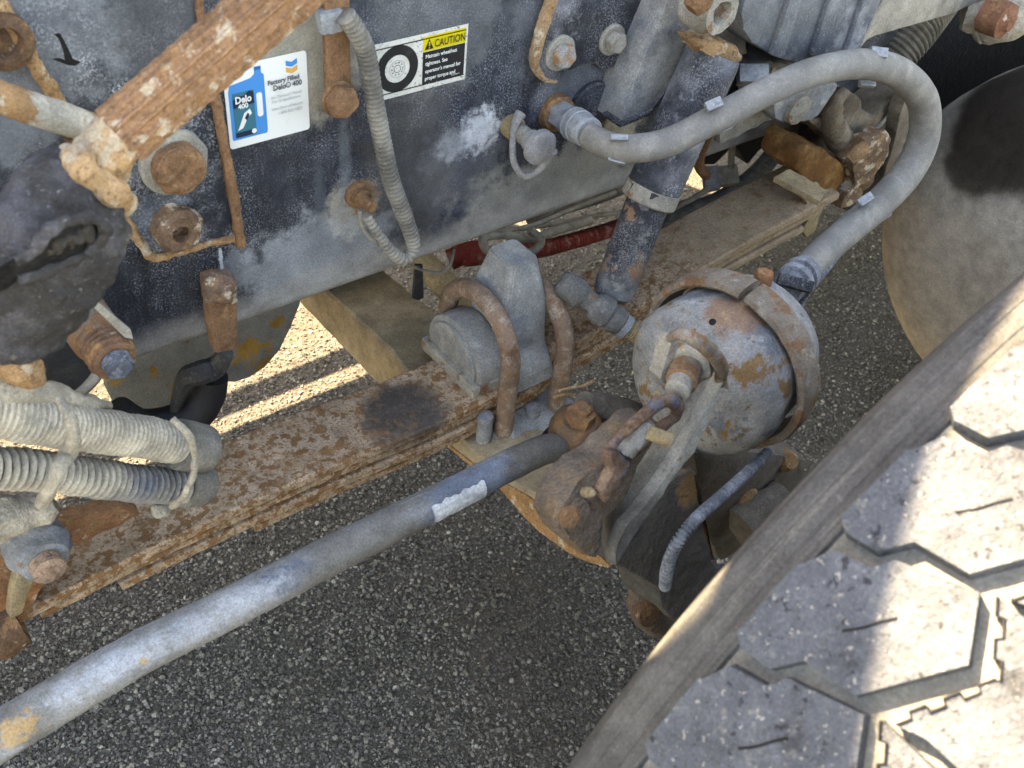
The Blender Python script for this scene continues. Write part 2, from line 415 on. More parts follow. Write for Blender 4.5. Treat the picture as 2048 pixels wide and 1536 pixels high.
sec = [(0, 1.0), (0, .70)] + sec + [(.085, .623), (.085, .631), (.02, .631), (.008, .645), (.008, 1.0)]
bm = prism([Vector((-.5, y, z)) for y, z in sec], (1.86, 0, 0))
obj('web_plate', bm, rm, fr, angle=30)
# small round plate and bosses on the rail
bp = lathe(W(1178, 213, y=0), MY, [(0, .030), (.005, .030), (.007, .028), (.0075, 0)], 36); obj('cover_disc', bp, m_blue, fr)
# paint flake with black bare metal
fl = bmesh.new()
for q in ([(108, 68), (120, 66), (134, 92), (146, 118), (162, 124), (150, 132), (136, 130), (104, 118), (118, 116), (130, 120), (126, 100), (118, 78)],):
    prism([W(a, b, y=-.0142) for a, b in q], (0, .001, 0), bm=fl)

# ------------------------------------------------------------------ bracket plate with rusty edge at the left
br = thing('bracket_plate', 'dark steel bracket plate with rusty edge bolted on rail at left', 'bracket', W(250, 300, y=0))
bmt = MT('bracket paint', '2a2e36', .65)
bmt.layer('757a81', 24, .52, .66, .4).layer('23262c', 10, .5, .66, .7, off=4).fleck('a3a6aa', 420, .46, .6, 25, .75, off=1)
bmt.spot(W(90, 60, y=0), .05, '8b9096', .4, 1, 40).spot(W(300, 430, y=0), .03, '4d5560', .5, 1, 60).spot(W(330, 60, y=0), .05, '474a4e', .8, .6, 20)
bmt.bump(110, .001, .6).bump(600, .0005, .5)
out = [(-40, -60), (10, 30), (60, 120), (120, 205), (160, 290), (230, 400), (262, 460), (300, 512), (400, 494), (470, 478), (444, 330), (428, 190), (395, -60)]
obj('plate', ppx(out, -.014, .0139, .001), bmt, br)
obj('bare_patch', fl, m_gap, br, smooth=False)
e1 = [(-40, -60, -.014), (4, 18, -.014), (40, 82, -.014), (70, 130, -.014), (108, 186, -.014), (150, 270, -.014)]
bm = tube(e1, [18, 18, 17, 16, 14, 12], n=10, seg=10); rough(bm, .002, 120, 3); obj('rusty_edge', bm, m_rust_pale, br)
e2 = [(210, 380, -.014), (238, 420, -.014), (266, 462, -.014), (285, 492, -.014), (304, 513, -.014), (330, 510, -.014), (372, 500, -.014), (420, 486, -.014), (474, 476, -.014)]
bm = tube(e2, [9, 9, 10, 10, 11, 10, 8, 8, 9], n=8, seg=10); rough(bm, .0015, 160, 5); obj('rusty_edge', bm, m_rust_pale, br)
bm = lathe(W(0, 75, y=-.014), MY, [(0, .02), (.01, .02), (.013, .012), (.004, .009), (.004, 0)], 20); rough(bm, .001, 200); obj('bolt_hole', bm, m_rust_dark, br)

# bolts
def bolt(label, px, py, y, wr=0, wh=.003, hr=.012, hh=.01, hexa=True, mat=None, wmat=None, lump=0, group=None, tip=0, axis=MY, parent=None, cat='bolt', name='bolt'):
    p = W(px, py, y=y)
    o = thing(name, label, cat, p, group) if parent is None else parent
    q = p.copy()
    if wr:
        bm = lathe(q, axis, [(0, wr), (wh * .7, wr), (wh, wr * .93), (wh, wr * .5), (wh, 0)], 32)
        if lump: rough(bm, lump * .5, 150, 2)
        obj('washer', bm, wmat or m_greymetal, o); q = q + axis * wh
    bm = hexhead(q, axis, hr, hh) if hexa else lathe(q, axis, [(0, hr), (hh * .75, hr), (hh, hr * .8), (hh, 0)], 20)
    bmesh.ops.bevel(bm, geom=bm.edges[:], offset=hr * .06, segments=2, affect='EDGES')
    if lump: rough(bm, lump, 140, px % 7, hr * .3)
    obj('hex_head' if hexa else 'bolt_head', bm, mat or m_rust, o)
    if tip: obj('threaded_tip', thread(q + axis * hh * .98, axis, hr * .55, tip), mat or m_rust, o)
    return o
bolt('large rusty bolt with thick dusty washer below the ribbed shaft', 345, 322, -.0145, .0285, .006, .021, .016, False, m_rust, m_dust, .0022)
o = thing('hollow_nut', 'crumbling rusty hollow nut near the bottom corner of the bracket', 'nut', W(348, 450, y=-.0145))
bm = lathe(W(348, 450, y=-.0145), MY, [(0, .021), (.012, .020), (.017, .016), (.017, .0075), (.004, .007), (.004, 0)], 28); rough(bm, .0028, 110, 4, .004); obj('nut_body', bm, rust('crumbled rust', '6b5546', .5, .6), o)

# flat rusty rod standing on the bracket, with its upper length behind the shaft
o = thing('flat_bar', 'narrow rusty flat bar running down beside the oil sticker', 'bar', W(460, 350, y=-.02))
bm = tube([(392, -60, -.016), (404, 60, -.016), (418, 140, -.016), (434, 215, -.018), (450, 300, -.02), (466, 390, -.02), (482, 492, -.02)], [9, 9, 10, 11, 11, 12, 10], n=8, seg=10)
rough(bm, .0012, 170, 2); obj('bar', bm, m_rust, o)

# ------------------------------------------------------------------ stickers
def flat(name, pts, y, mt, parent, th=.0004, bev=0): return obj(name, ppx(pts, y, th, bev), mt, parent, smooth=False)
def plain(name, col, r=.45):
    t = MT(name, col, r); return t
p_white = MT('label white', 'dcdedb', .45).layer('c4c1b8', 60, .54, .74, .5).layer('a09c94', 420, .68, .75, .4)
p_white2 = MT('speckled label white', 'c9c7bf', .5).layer('55524e', 420, .62, .66, .8, 2).layer('a8a498', 90, .5, .7, .6)
p_black = MT('label black', '232323', .5).layer('3c3a38', 90, .5, .7, .6); p_yel = MT('label yellow', 'c9b61e', .5).layer('a5972b', 120, .52, .7, .6)
p_blu = plain('label blue', '2d86c8'); p_blud = plain('label deep blue', '1d5f92'); p_teal = plain('label teal', '2b6d7d'); p_tan = plain('label tan', 'd9a45a')
p_grey = plain('label grey', '5a5d60'); p_lgrey = plain('label light grey', '96999b'); p_navy = plain('label navy', '1c2f40')
for _p in (p_white, p_white2, p_black, p_yel, p_blu, p_blud, p_teal, p_tan, p_grey, p_lgrey, p_navy): _p.done = 1
YS = -.0012
st = thing('oil_sticker', 'white oil sticker printed with a blue jug on the rail', 'sticker', W(540, 200, y=0))
c4 = [W(438, 170, y=YS), W(612, 102, y=YS), W(620, 264, y=YS), W(461, 300, y=YS)]
zt, zb = .868, c4[3].z; x0, x1 = c4[3].x, c4[2].x
SX, SZ = x1 - x0, 0
def SP(u, v): return Vector((x0 + (x1 - x0) * u, YS, zb + v * (x1 - x0)))   # sticker coordinates, u 0..1 across, v in the same unit
vt = (W(612, 100, y=YS).z - zb) / (x1 - x0)
def sheet(name, uv, lay, mt, parent=st, P=SP): return obj(name, prism([P(u, v) - Vector((0, .0003 * lay, 0)) for u, v in uv], (0, .0002, 0)), mt, parent, smooth=False)
def rrect(u0, v0, u1, v1, r, k=5):
    q = []
    for (cx, cy, a0) in ((u1 - r, v1 - r, 0), (u0 + r, v1 - r, 90), (u0 + r, v0 + r, 180), (u1 - r, v0 + r, 270)):
        for i in range(k + 1): q.append((cx + r * math.cos(R(a0 + 90 * i / k)), cy + r * math.sin(R(a0 + 90 * i / k))))
    return q
sheet('sticker_sheet', rrect(0, 0, 1, vt, .04), 0, p_white)
sheet('jug_print', [(.05, .10), (.46, .10), (.47, .14), (.47, vt * .83), (.44, vt * .86), (.44, vt * .9), (.36, vt * .9), (.36, vt * .86), (.31, vt * .82), (.06, vt * .78), (.04, vt * .7), (.04, .12)], 1, p_blu)
sheet('cap_print', [(.36, vt * .9), (.44, vt * .9), (.44, vt * .94), (.36, vt * .94)], 1, p_blud)
sheet('handle_print', rrect(.36, vt * .33, .43, vt * .63, .03), 2, p_white)
sheet('picture_print', [(.08, .17), (.33, .17), (.33, vt * .68), (.08, vt * .68)], 2, p_teal)
sheet('hill_print', [(.08, vt * .6), (.14, vt * .65), (.2, vt * .63), (.28, vt * .68), (.33, vt * .66), (.33, vt * .52), (.08, vt * .5)], 3, p_navy)
sheet('truck_print', [(.11, vt * .22), (.2, vt * .42), (.27, vt * .46), (.29, vt * .4), (.24, vt * .36), (.17, vt * .24)], 3, p_white)
sheet('truck_print', [(.2, vt * .36), (.24, vt * .42), (.26, vt * .39), (.22, vt * .33)], 4, p_navy)
sheet('foot_band', [(.08, .13), (.33, .13), (.33, .19), (.08, .19)], 3, p_navy)
sheet('round_mark', [(.3 + .03 * math.cos(a * .4), .17 + .03 * math.sin(a * .4)) for a in range(16)], 4, p_white)
sheet('emblem', [(.74, vt * .93), (.81, vt * .90), (.88, vt * .93), (.88, vt * .87), (.81, vt * .84), (.74, vt * .87)], 1, p_blu)
sheet('emblem', [(.74, vt * .85), (.81, vt * .82), (.88, vt * .85), (.88, vt * .79), (.81, vt * .76), (.74, vt * .79)], 1, p_tan)
K = SX
def st_text(s, u, v, size, mt, bold=0, xs=1): text(s, SP(u, v) - Vector((0, .0016, 0)), size * K, mt, st, xs, bold)
st_text('Delo', .10, vt * .56, .115, p_white, .0003, .85); st_text('400', .13, vt * .49, .08, p_white, .0002)
st_text('Factory Filled', .50, vt * .69, .078, p_grey, .0002, .92); st_text('Delo\u00ae 400', .56, vt * .61, .088, p_grey, .0002, .9)
st_text("See Operator's Manual", .53, vt * .51, .048, p_lgrey, 0, .85); st_text('For Oil Specifications', .54, vt * .455, .048, p_lgrey, 0, .85)
st_text('www.ChevronDelo.com', .53, vt * .365, .046, p_lgrey, 0, .85); st_text('1-800-822-5823', .60, vt * .30, .05, p_lgrey, 0, .95)

ct = thing('caution_sticker', 'black white and yellow caution sticker with a tyre symbol', 'sticker', W(850, 120, y=0))
ca, cb = W(755, 200, y=YS), W(937, 47, y=YS)
zt = cb.z; zb = W(933, 157, y=YS).z; xl = W(748, 90, y=YS).x - .004; CW = cb.x - xl; vt2 = (zt - zb) / CW
def CPt(u, v): return Vector((xl + CW * u, YS, zb + CW * v))
def csheet(n, uv, lay, mt): return sheet(n, uv, lay, mt, ct, CPt)
def rect(a, b, c, d): return [(a, b), (c, b), (c, d), (a, d)]
csheet('sticker_sheet', rect(0, 0, 1, vt2), 0, p_white2)
csheet('frame_line', rect(.02, .045, .98, .055), 1, p_black); csheet('frame_line', rect(.02, vt2 - .055, .98, vt2 - .045), 1, p_black)
csheet('black_panel', rect(.53, .055, .975, vt2 - .17), 1, p_black)
csheet('yellow_panel', rect(.53, vt2 - .165, .975, vt2 - .03), 1, p_yel)
cu, cv = .27, vt2 * .5
def ring(r0, r1, nm, lay, mt, n=40):
    bm = bmesh.new(); a = []; 
    for r in (r0, r1): a.append([bm.verts.new(CPt(cu + r * math.cos(6.2832 * k / n), cv + r * math.sin(6.2832 * k / n)) - Vector((0, .0003 * lay, 0))) for k in range(n)])
    for k in range(n): bm.faces.new((a[0][k], a[0][(k + 1) % n], a[1][(k + 1) % n], a[1][k]))
    obj(nm, bm, mt, ct, smooth=False)
ring(.125, .212, 'tyre_symbol', 1, p_black); ring(.03, .036, 'hub_symbol', 1, p_grey); ring(.075, .08, 'hub_symbol', 1, p_lgrey)
for k in range(10):
    a = k * .628; csheet('nut_symbol', [(cu + .055 * math.cos(a) + .007 * math.cos(b), cv + .055 * math.sin(a) + .007 * math.sin(b)) for b in (0, 1, 2, 3, 4, 5)], 1, p_grey)
csheet('warning_triangle', [(.545, vt2 - .15), (.635, vt2 - .15), (.59, vt2 - .055)], 2, p_black)
csheet('exclamation_mark', [(.585, vt2 - .12), (.595, vt2 - .12), (.597, vt2 - .08), (.583, vt2 - .08)], 3, p_yel)
csheet('exclamation_mark', rect(.585, vt2 - .14, .595, vt2 - .13), 3, p_yel)
def ct_text(s, u, v, size, mt, bold=0, xs=1): text(s, CPt(u, v) - Vector((0, .0014, 0)), size * CW, mt, ct, xs, bold)
ct_text('CAUTION', .64, vt2 - .138, .098, p_black, .0001, .74)
for i, s in enumerate(('Maintain wheel/nut', 'tightness. See', "operator's manual for", 'proper torque and', 'tightening sequence.')):
    ct_text(s, .55, vt2 - .225 - i * .068, .05, p_white, .00008, .86)
ct_text('3525786C1', .83, .075, .02, p_white, 0, 1)

# ------------------------------------------------------------------ splined steering shaft, its boot, pale tube
sh = thing('splined_shaft', 'thick rusty ribbed shaft crossing the top left in front of the rail', 'shaft', W(420, 170, y=-.2))
def spl(a): return 1 + .07 * (1 if math.sin(a * 15) > .15 else -1)
A, B = W(800, -213, y=-.2), W(238, 272, y=-.2)
Q = [A.lerp(B, i / 80) for i in range(81)]
bm = sweep(Q, lambda u, i: .0172 + .0003 * math.sin(i * 1.7), 90, shape=spl); rough(bm, .0007, 150, 2)
m_spl = rust('ribbed rust', '8f6c52', .35, .3); m_spl.bump(60, .003, .6, stretch=(1, 1, 1))
obj('ribbed_bar', bm, m_spl, sh, angle=50)
m_yoke = rust('pale orange rust', 'ac8a66', .6, .1)
bm = tube([(262, 250, -.2), (225, 290, -.2), (205, 318, -.2), (188, 345, -.2)], [54, 56, 60, 62], n=10, seg=28); rough(bm, .003, 70, 3); obj('collar', bm, m_yoke, sh)
bm = tube([(140, 302, -.19), (165, 330, -.215), (200, 362, -.22), (232, 388, -.22), (252, 412, -.21)], [22, 28, 32, 28, 20], n=8, seg=14); rough(bm, .004, 70, 6); obj('flange_lip', bm, m_yoke, sh)

bo = thing('torn_boot', 'torn dusty rubber boot below the ribbed shaft at far left', 'boot', W(90, 500, y=-.2))
m_boot = MT('boot rubber', '373534', .85)
m_boot.layer('565457', 22, .46, .66, .9).layer('3b3938', 40, .55, .7, .8, off=3).layer('8a8788', 300, .6, .72, .5).layer('8c7f6c', 35, .62, .72, .7, off=6).bump(130, .002, .7).bump(500, .0008, .6)
bm = tube([(205, 345, -.2), (165, 385, -.2), (120, 450, -.2), (80, 530, -.2), (40, 600, -.2), (0, 680, -.2)], [66, 105, 135, 132, 118, 95], n=10, seg=40); rough(bm, .009, 26, 4); rough(bm, .003, 110, 4)
obj('boot_skin', bm, m_boot, bo)
PB = W(95, 500, y=-.2)
def onboot(px, py, push=0): 
    d = ray(px, py).normalized(); p = W(px, py, y=-.2); return p - d * push
lipo = [(-20, 545), (30, 520), (70, 500), (96, 462), (150, 438), (198, 442), (210, 468), (178, 506), (124, 530), (78, 548), (36, 560), (-20, 590)]
bm = prism([onboot(a, b, .064) for a, b in lipo], ray(95, 500) * .03, .002); rough(bm, .002, 120, 3, .006); obj('tear', bm, m_gap, bo)
lump = bmesh.new()
for a, b, r in ((150, 470, 20), (118, 490, 17), (172, 462, 15), (95, 505, 13), (140, 488, 15)):
    bmesh.ops.create_icosphere(lump, subdivisions=3, radius=pxm(onboot(a, b, .064), r), matrix=Matrix.Translation(onboot(a, b, .062)))
rough(lump, .004, 120, 3); obj('packed_grease', lump, MT('dry grease', '3c3834', .9).layer('5d5851', 60, .5, .66, .8).bump(160, .003, .8), bo)
bm = sweep(catmull([onboot(a, b, .066) for a, b in lipo[1:8]], 8), .0035, 8); rough(bm, .002, 160, 2); obj('torn_lip', bm, m_boot, bo)
bm = sweep(catmull([onboot(a, b, .064) for a, b in lipo[7:11]], 8), .0035, 8); rough(bm, .002, 160, 2); obj('torn_lip', bm, m_boot, bo)

o = thing('pale_tube', 'pale rust streaked tube running behind the ribbed shaft at left edge', 'tube', W(100, 225, y=-.13))
bm = tube([(-320, 85, -.13), (-60, 175, -.13), (60, 215, -.13), (150, 245, -.13), (250, 285, -.13)], [36, 34, 33, 32, 30], n=10, seg=22); rough(bm, .0008, 90, 2)
m_pale = MT('pale tube', 'a8a090', .85); m_pale.layer('bdb6a8', 20, .45, .65, .6).layer(RUST2, 32, .5, .57, .95, off=2).layer(RUST, 50, .62, .7, .9, off=4).bump(220, .001, .7)
obj('tube_wall', bm, m_pale, o)
bm = tube([(148, 262, -.125), (176, 300, -.125)], 26, n=6, seg=14); obj('tube_lug', bm, m_rust_dark, o)

# ------------------------------------------------------------------ hanger strap with bolt, loom hanging from it
o = thing('hanger_strap', 'rusty flat strap with hex bolt between the two stickers', 'strap', W(680, 120, y=-.02))
obj('strap', ppx([(648, -50), (700, -50), (700, 62), (704, 190), (655, 196), (650, 60)], -.024, .006, .0015), m_rust, o)
bm = ppx([(640, 30), (690, 20), (697, 60), (645, 74)], -.03, .012, .003); rough(bm, .0012, 200, 1, .004); obj('crimp_band', bm, m_galv, o)
bolt('', 676, 196, -.024, .0165, .003, .0155, .010, True, m_rust, m_rust, .0007, parent=o)
lo = thing('wiring_loom', 'dusty corrugated loom looping down the rail from the hanger strap', 'cable conduit', W(780, 300, y=-.02))
pp = [(690, 30, -.035), (712, 62, -.035), (732, 105, -.032), (745, 180, -.03), (760, 260, -.028), (782, 360, -.028), (812, 440, -.028), (826, 490, -.03), (808, 518, -.032), (780, 500, -.03), (752, 462, -.026), (732, 430, -.022)]
P = [W(a, b, y=c) for a, b, c in pp]
obj('loom_tube', corrug(P, lambda u: (.0088 if u < .62 else .0088 - (u - .62) * .010), .0048, .2, 18), m_loom, lo)
o = thing('rail_stud', 'small rusty stud with cable clip beside the loop of the loom', 'stud', W(718, 400, y=0))
bm = lathe(W(712, 386, y=0), MY, [(0, .013), (.004, .013), (.006, .0095), (.013, .0095), (.014, .007), (.014, 0)], 18); rough(bm, .0012, 180); obj('nut', bm, m_rust, o)
obj('threaded_tip', thread(W(712, 386, y=0) + MY * .013, MY, .0062, .016), m_rust, o)
bm = tube([(720, 420, -.012), (724, 450, -.012), (738, 474, -.012), (765, 492, -.014), (790, 520, -.016)], [5, 4.5, 4.5, 4.5, 4], n=8, seg=8); obj('clip_wire', bm, m_dust, o)
o = thing('tail_wire', 'thin bare wire hooked under the loom below the rail edge', 'wire', W(880, 540, y=.03))
bm = tube([(800, 522, .01), (845, 540, .03), (880, 545, .03), (900, 530, .03), (908, 500, .05)], 3.2, n=8, seg=8); obj('wire_strand', bm, m_wire, o)
o = thing('hanging_strap', 'dark rubber strap end hanging below the rail by the loom', 'strap', W(835, 570, y=.05))
obj('strap', ppx([(832, 530), (846, 530), (848, 596), (838, 601), (826, 598)], .05, .004, .001), m_rubber, o)

# ------------------------------------------------------------------ rusty clamp on the lower rail edge with tube
o = thing('rail_clamp', 'thick rusty clamp bolted over the lower edge of the rail', 'clamp', W(445, 620, y=-.02))
bm = ppx([(412, 560), (436, 551), (468, 556), (476, 620), (478, 690), (462, 704), (430, 706), (420, 640)], -.03, .014, .003); rough(bm, .0015, 120, 3, .006); obj('clamp_plate', bm, m_rust, o)
bm = ppx([(410, 558), (470, 552), (478, 606), (418, 614)], -.036, .012, .003); rough(bm, .003, 110, 5, .004); obj('crusted_top', bm, rust('crusted', '6d5a50', .35, .5), o)
o = thing('insulated_pipe_clip', 'grey strap clip holding a black bent hose under the rail', 'pipe clip', W(400, 770, y=.0))
bm = tube([(452, 705, -.01), (430, 735, .0), (402, 745, .0), (372, 760, .01), (345, 830, .02)], [16, 24, 26, 22, 8], n=8, seg=10); obj('strap', bm, m_rubber, o)
o = thing('black_hose', 'black bent rubber hose running behind the wrapped conduits', 'hose', W(400, 800, y=.02))
bm = tube([(420, 750, .02), (412, 790, .02), (385, 828, .02), (340, 848, .02), (280, 850, .02), (235, 820, .02)], [36, 38, 40, 38, 34, 30], n=10, seg=20); obj('hose_wall', bm, MT('clean black rubber', '1c1c1e', .6).bump(200, .0008, .5), o)

# ------------------------------------------------------------------ plate with two bolts at the top, grease fitting
bw = thing('boss_plate', 'thick plate with rusty edge and two washers at the top of the rail', 'plate', W(1160, 60, y=0))
o_ = [(1135, -60), (1090, 40), (1068, 120), (1072, 145), (1095, 166), (1115, 165), (1128, 148), (1165, 128), (1192, 128), (1205, 142), (1232, 132), (1260, 95), (1275, 40), (1315, -60)]
obj('plate', ppx(o_, -.011, .011, .001), m_blue, bw)
bm = tube([(1125, -60, -.01), (1092, 30, -.01), (1070, 110, -.01), (1073, 140, -.01), (1092, 160, -.01), (1112, 164, -.01)], [14, 14, 12, 8, 5, 4], n=8, seg=10); rough(bm, .0012, 150, 2)
obj('rusty_edge', bm, rust('edge rust', 'a08264', .5, .1), bw)
b1 = bolt('', 1118, 105, -.011, .0185, .004, .0128, .011, True, MT('half rusted head', '8d8b88', .85).layer(RUST2, 40, .45, .55, .95).bump(300, .001, .6), m_dust, .0005, parent=bw)
bolt('', 1222, 78, -.011, .0165, .004, .012, .010, True, m_dust, m_dust, .0005, parent=bw)

gf = thing('test_port', 'dusty capped test port with looped rubber tether on the rail', 'fitting', W(1020, 250, y=0))
m_port = dusty('port dust', '807e7d', 0, .5)
p0 = W(1020, 250, y=0)
obj('boss', lathe(p0, MY, [(0, .0125), (.010, .0125), (.013, .009), (.014, 0)], 24), m_tan, gf)
obj('stem', lathe(p0, MY, [(.012, .0095), (.036, .0095), (.037, 0)], 20), dusty('stem', '7d786c', .1), gf)
obj('cap', lathe(p0, MY, [(.034, .0115), (.046, .0125), (.047, .0185), (.053, .0185), (.0545, .016), (.0548, 0)], 30), m_port, gf)
bm = tube([(1042, 226, -.016), (1032, 244, -.018), (1026, 275, -.02), (1028, 325, -.03), (1048, 352, -.036), (1072, 345, -.042), (1094, 318, -.046), (1104, 300, -.05)], [12, 9, 7, 7, 7, 7, 9, 12], n=8, seg=10); obj('tether', bm, m_port, gf)

# ------------------------------------------------------------------ brake hose
bh = thing('brake_hose', 'thick dusty brake hose arching from the rail to the brake chamber', 'hose', W(1500, 230, y=-.15))
pp = [(1178, 272, -.075), (1215, 291, -.10), (1270, 297, -.125), (1340, 283, -.14), (1430, 238, -.15), (1530, 185, -.16), (1630, 143, -.165), (1730, 128, -.17), (1800, 148, -.175), (1845, 200, -.18), (1847, 275, -.19), (1815, 345, -.20), (1755, 410, -.21), (1690, 466, -.22), (1640, 510, -.23), (1600, 552, -.245)]
wd = [27, 28, 29, 29, 29, 29, 29, 30, 31, 31, 31, 31, 31, 30, 30, 30]
obj('hose_wall', tube(pp, wd, n=10, seg=26), m_hose, bh)
fit = W(1108, 222, y=0); ax = (W(1185, 270, y=-.075) - fit).normalized()
bm = lathe(fit, ax, [(0, .021), (.012, .019), (.014, .013), (.014, 0)], 24); rough(bm, .0016, 140, 2); obj('flange_nut', bm, m_rust, bh)
obj('hex_fitting', lathe(fit + ax * .012, ax, [(0, .0155), (.022, .0155), (.024, .0135), (.024, 0)], 36, shape=hexr), m_galv, bh, angle=20)
obj('clamp_ring', lathe(fit + ax * .036, ax, [(0, .0165), (.006, .0175), (.007, .014), (.010, .014), (.011, .0175), (.017, .0175), (.018, .015), (.018, 0)], 26), m_galv, bh)
obj('ferrule', lathe(fit + ax * .054, ax, [(0, .0165), (.016, .0158), (.018, .0145), (.018, 0)], 26), m_galv, bh)
def tab(px, py, y, ang, L=17, Wd=10):
    c = W(px, py, y=y); c = c - ray(px, py).normalized() * .004; k = pxm(c); u = (rt * math.cos(R(ang)) - dn * math.sin(R(ang))); v = (rt * math.sin(R(ang)) + dn * math.cos(R(ang)))
    bm = block(c, u * L * k, v * Wd * k, -fw * 9 * k, .0012); block(c + v * Wd * .75 * k - fw * 3 * k, u * L * .93 * k, v * Wd * .3 * k, -fw * 9 * k, .0008, bm)
    obj('hose_clip', bm, m_galv, bh)
for a in ((1757, 106, -.172, -8), (1734, 165, -.166, -5, 16, 9), (1427, 209, -.15, 24), (1447, 254, -.148, 24), (1238, 276, -.115, -2, 18, 6), (1234, 320, -.115, -14, 18, 7), (1729, 399, -.213, 33, 16, 8), (1763, 433, -.21, 33, 17, 8)): tab(*a)
# end fitting at the chamber
P1, P2 = W(1612, 540, y=-.242), W(1548, 604, y=-.26); ax = (P2 - P1).normalized()
obj('end_fitting', lathe(P1, ax, [(0, .0175), (.008, .0205), (.014, .0205), (.015, .017), (.021, .017), (.022, .021), (.030, .021), (.032, .0175), (.05, .0175), (.05, 0)], 28), m_loomb, bh)
cb = W(1590, 566, y=-.262)
obj('cable_clip', block(cb, rt * .018 + dn * .005, -rt * .002 + dn * .006, fw * .006, .002), m_black, bh)

sc = thing('sensor_cable', 'thin ribbed grey sensor cable running along the hose and down to the hub', 'cable', W(1600, 580, y=-.25))
P = [W(a, b, y=c) for a, b, c in [(1700, 470, -.215), (1670, 510, -.23), (1640, 548, -.25), (1612, 582, -.26), (1592, 618, -.25), (1590, 660, -.22)]]
obj('cable_run', corrug(P, .0065, .0042, .22, 14), m_loomb, sc)
P = [W(a, b, y=c) for a, b, c in [(1535, 905, -.36), (1490, 950, -.39), (1440, 995, -.41), (1390, 1040, -.425), (1352, 1090, -.43), (1335, 1135, -.43), (1330, 1172, -.42)]]
obj('cable_run', corrug(P, .0058, .0036, .22, 14), m_loomb, sc)

# ------------------------------------------------------------------ leaf spring
SPY0, SPY1 = -.101, -.012
ls = thing('leaf_spring', 'long rusty leaf spring stack running diagonally under the rail', 'leaf spring', W(700, 880, y=-.04))
m_leaf = MT('leaf rust', '9c866f', .92)
m_leaf.layer('ad9780', 50, .45, .6, .9).layer('7b593c', 95, .52, .56, .95, 5, .6, off=2).layer('845f40', 230, .54, .59, .9, off=6).layer('6b4f36', 36, .62, .66, .8, 6, .7, off=14).layer('94704f', 16, .6, .72, .6, off=8)
m_leaf.spot(W(812, 805, z=.5), .046, '4a4541', .96, .35, 30, .5).spot(W(780, 850, y=-.08), .03, '544a43', .6, .8, 60)
m_leaf.spot(W(960, 810, y=-.08), .02, '885c3a', .85, .7, 80).spot(W(740, 890, y=-.08), .014, '8d6444', .75, .9, 80, .6, (.3, 1, 1)).spot(W(640, 930, y=-.08), .014, '8d6444', .7, .9, 80, .6, (.25, 1, 1)).spot(W(520, 985, y=-.08), .012, '8d6444', .7, .9, 80, .6, (.25, 1, 1))
TANX = 1.0
q = m_leaf.n('ShaderNodeSeparateXYZ'); m_leaf.l(m_leaf.pos, q.inputs[0])
m_leaf.mix(m_leaf.math('MULTIPLY', m_leaf.rng(q.outputs['X'], .80, .92), .92), '917e68').layer('74604c', 200, .52, .66, .6).layer('7f6044', 60, .56, .64, .7, off=3)
m_leaf.bump(70, .002, .7).bump(300, .0012, .8)
topline = [(-120, 1305), (0, 1248), (50, 1226), (300, 1100), (620, 952), (850, 858), (1000, 785), (1144, 692), (1267, 622), (1441, 516), (1540, 460), (1616, 420), (1680, 386)]
near = catmull([W(a, b, y=SPY0) for a, b in topline], 8)
def leaf(i0, i1, t0, t1, name='leaf', y0=SPY0, y1=SPY1, seed=0):
    bm = bmesh.new(); rows = []; N = i1 - i0
    for i in range(i0, i1 + 1):
        a = near[max(i - 1, 0)]; b = near[min(i + 1, len(near) - 1)]; tg = (b - a).normalized(); up = Vector((-tg.z, 0, tg.x)); p = near[i]
        w = [noise.noise(Vector((p.x * 60, seed * 5.0, k))) * .0012 for k in range(4)]
        rows.append([bm.verts.new(Vector((p.x, y, p.z)) + up * (-t)) for y, t in ((y0 + w[0], t0 + .002), (y0 + w[1], t1 - .002), (y0 + .003, t1), (y1 - .003, t1), (y1, t1 - .002), (y1, t0 + .002), (y1 - .003, t0), (y0 + .003, t0))])
    for r0, r1 in zip(rows[:-1], rows[1:]):
        for k in range(8): bm.faces.new((r0[k], r0[(k + 1) % 8], r1[(k + 1) % 8], r1[k]))
    bm.faces.new(rows[0][::-1]); bm.faces.new(rows[-1])
    obj(name, bm, m_leaf, ls, angle=25)
NL = len(near) - 1
leaf(0, NL, 0, .0115, seed=1); leaf(17, NL - 4, .0138, .0243, seed=2, y0=SPY0 + .003); leaf(22, NL - 8, .0266, .0368, seed=3, y0=SPY0 - .001); leaf(29, 66, .039, .050, seed=4, y0=SPY0 + .002)
ZB = near[46].z; print('spring z', [round(near[i].z, 3) for i in range(0, len(near), 8)])
# rebound clip near the rear end
cl = thing('spring_clip', 'tan rebound clip hooked over the rear end of the spring leaves', 'clip', W(1630, 410, y=-.085))
bm = ppx([(1600, 385), (1640, 368), (1655, 400), (1640, 432), (1632, 462), (1615, 476), (1604, 462), (1622, 430), (1612, 402)], -.092, .01, .002); rough(bm, .0015, 110, 2, .006); obj('hook', bm, m_tan, cl)
bm = prism([W(1548, 352, z=.665), W(1580, 336, z=.665), W(1655, 380, z=.665), W(1640, 402, z=.665)], (0, 0, -.008), .002); rough(bm, .001, 120, 2, .008); obj('top_strap', bm, m_tan, cl)

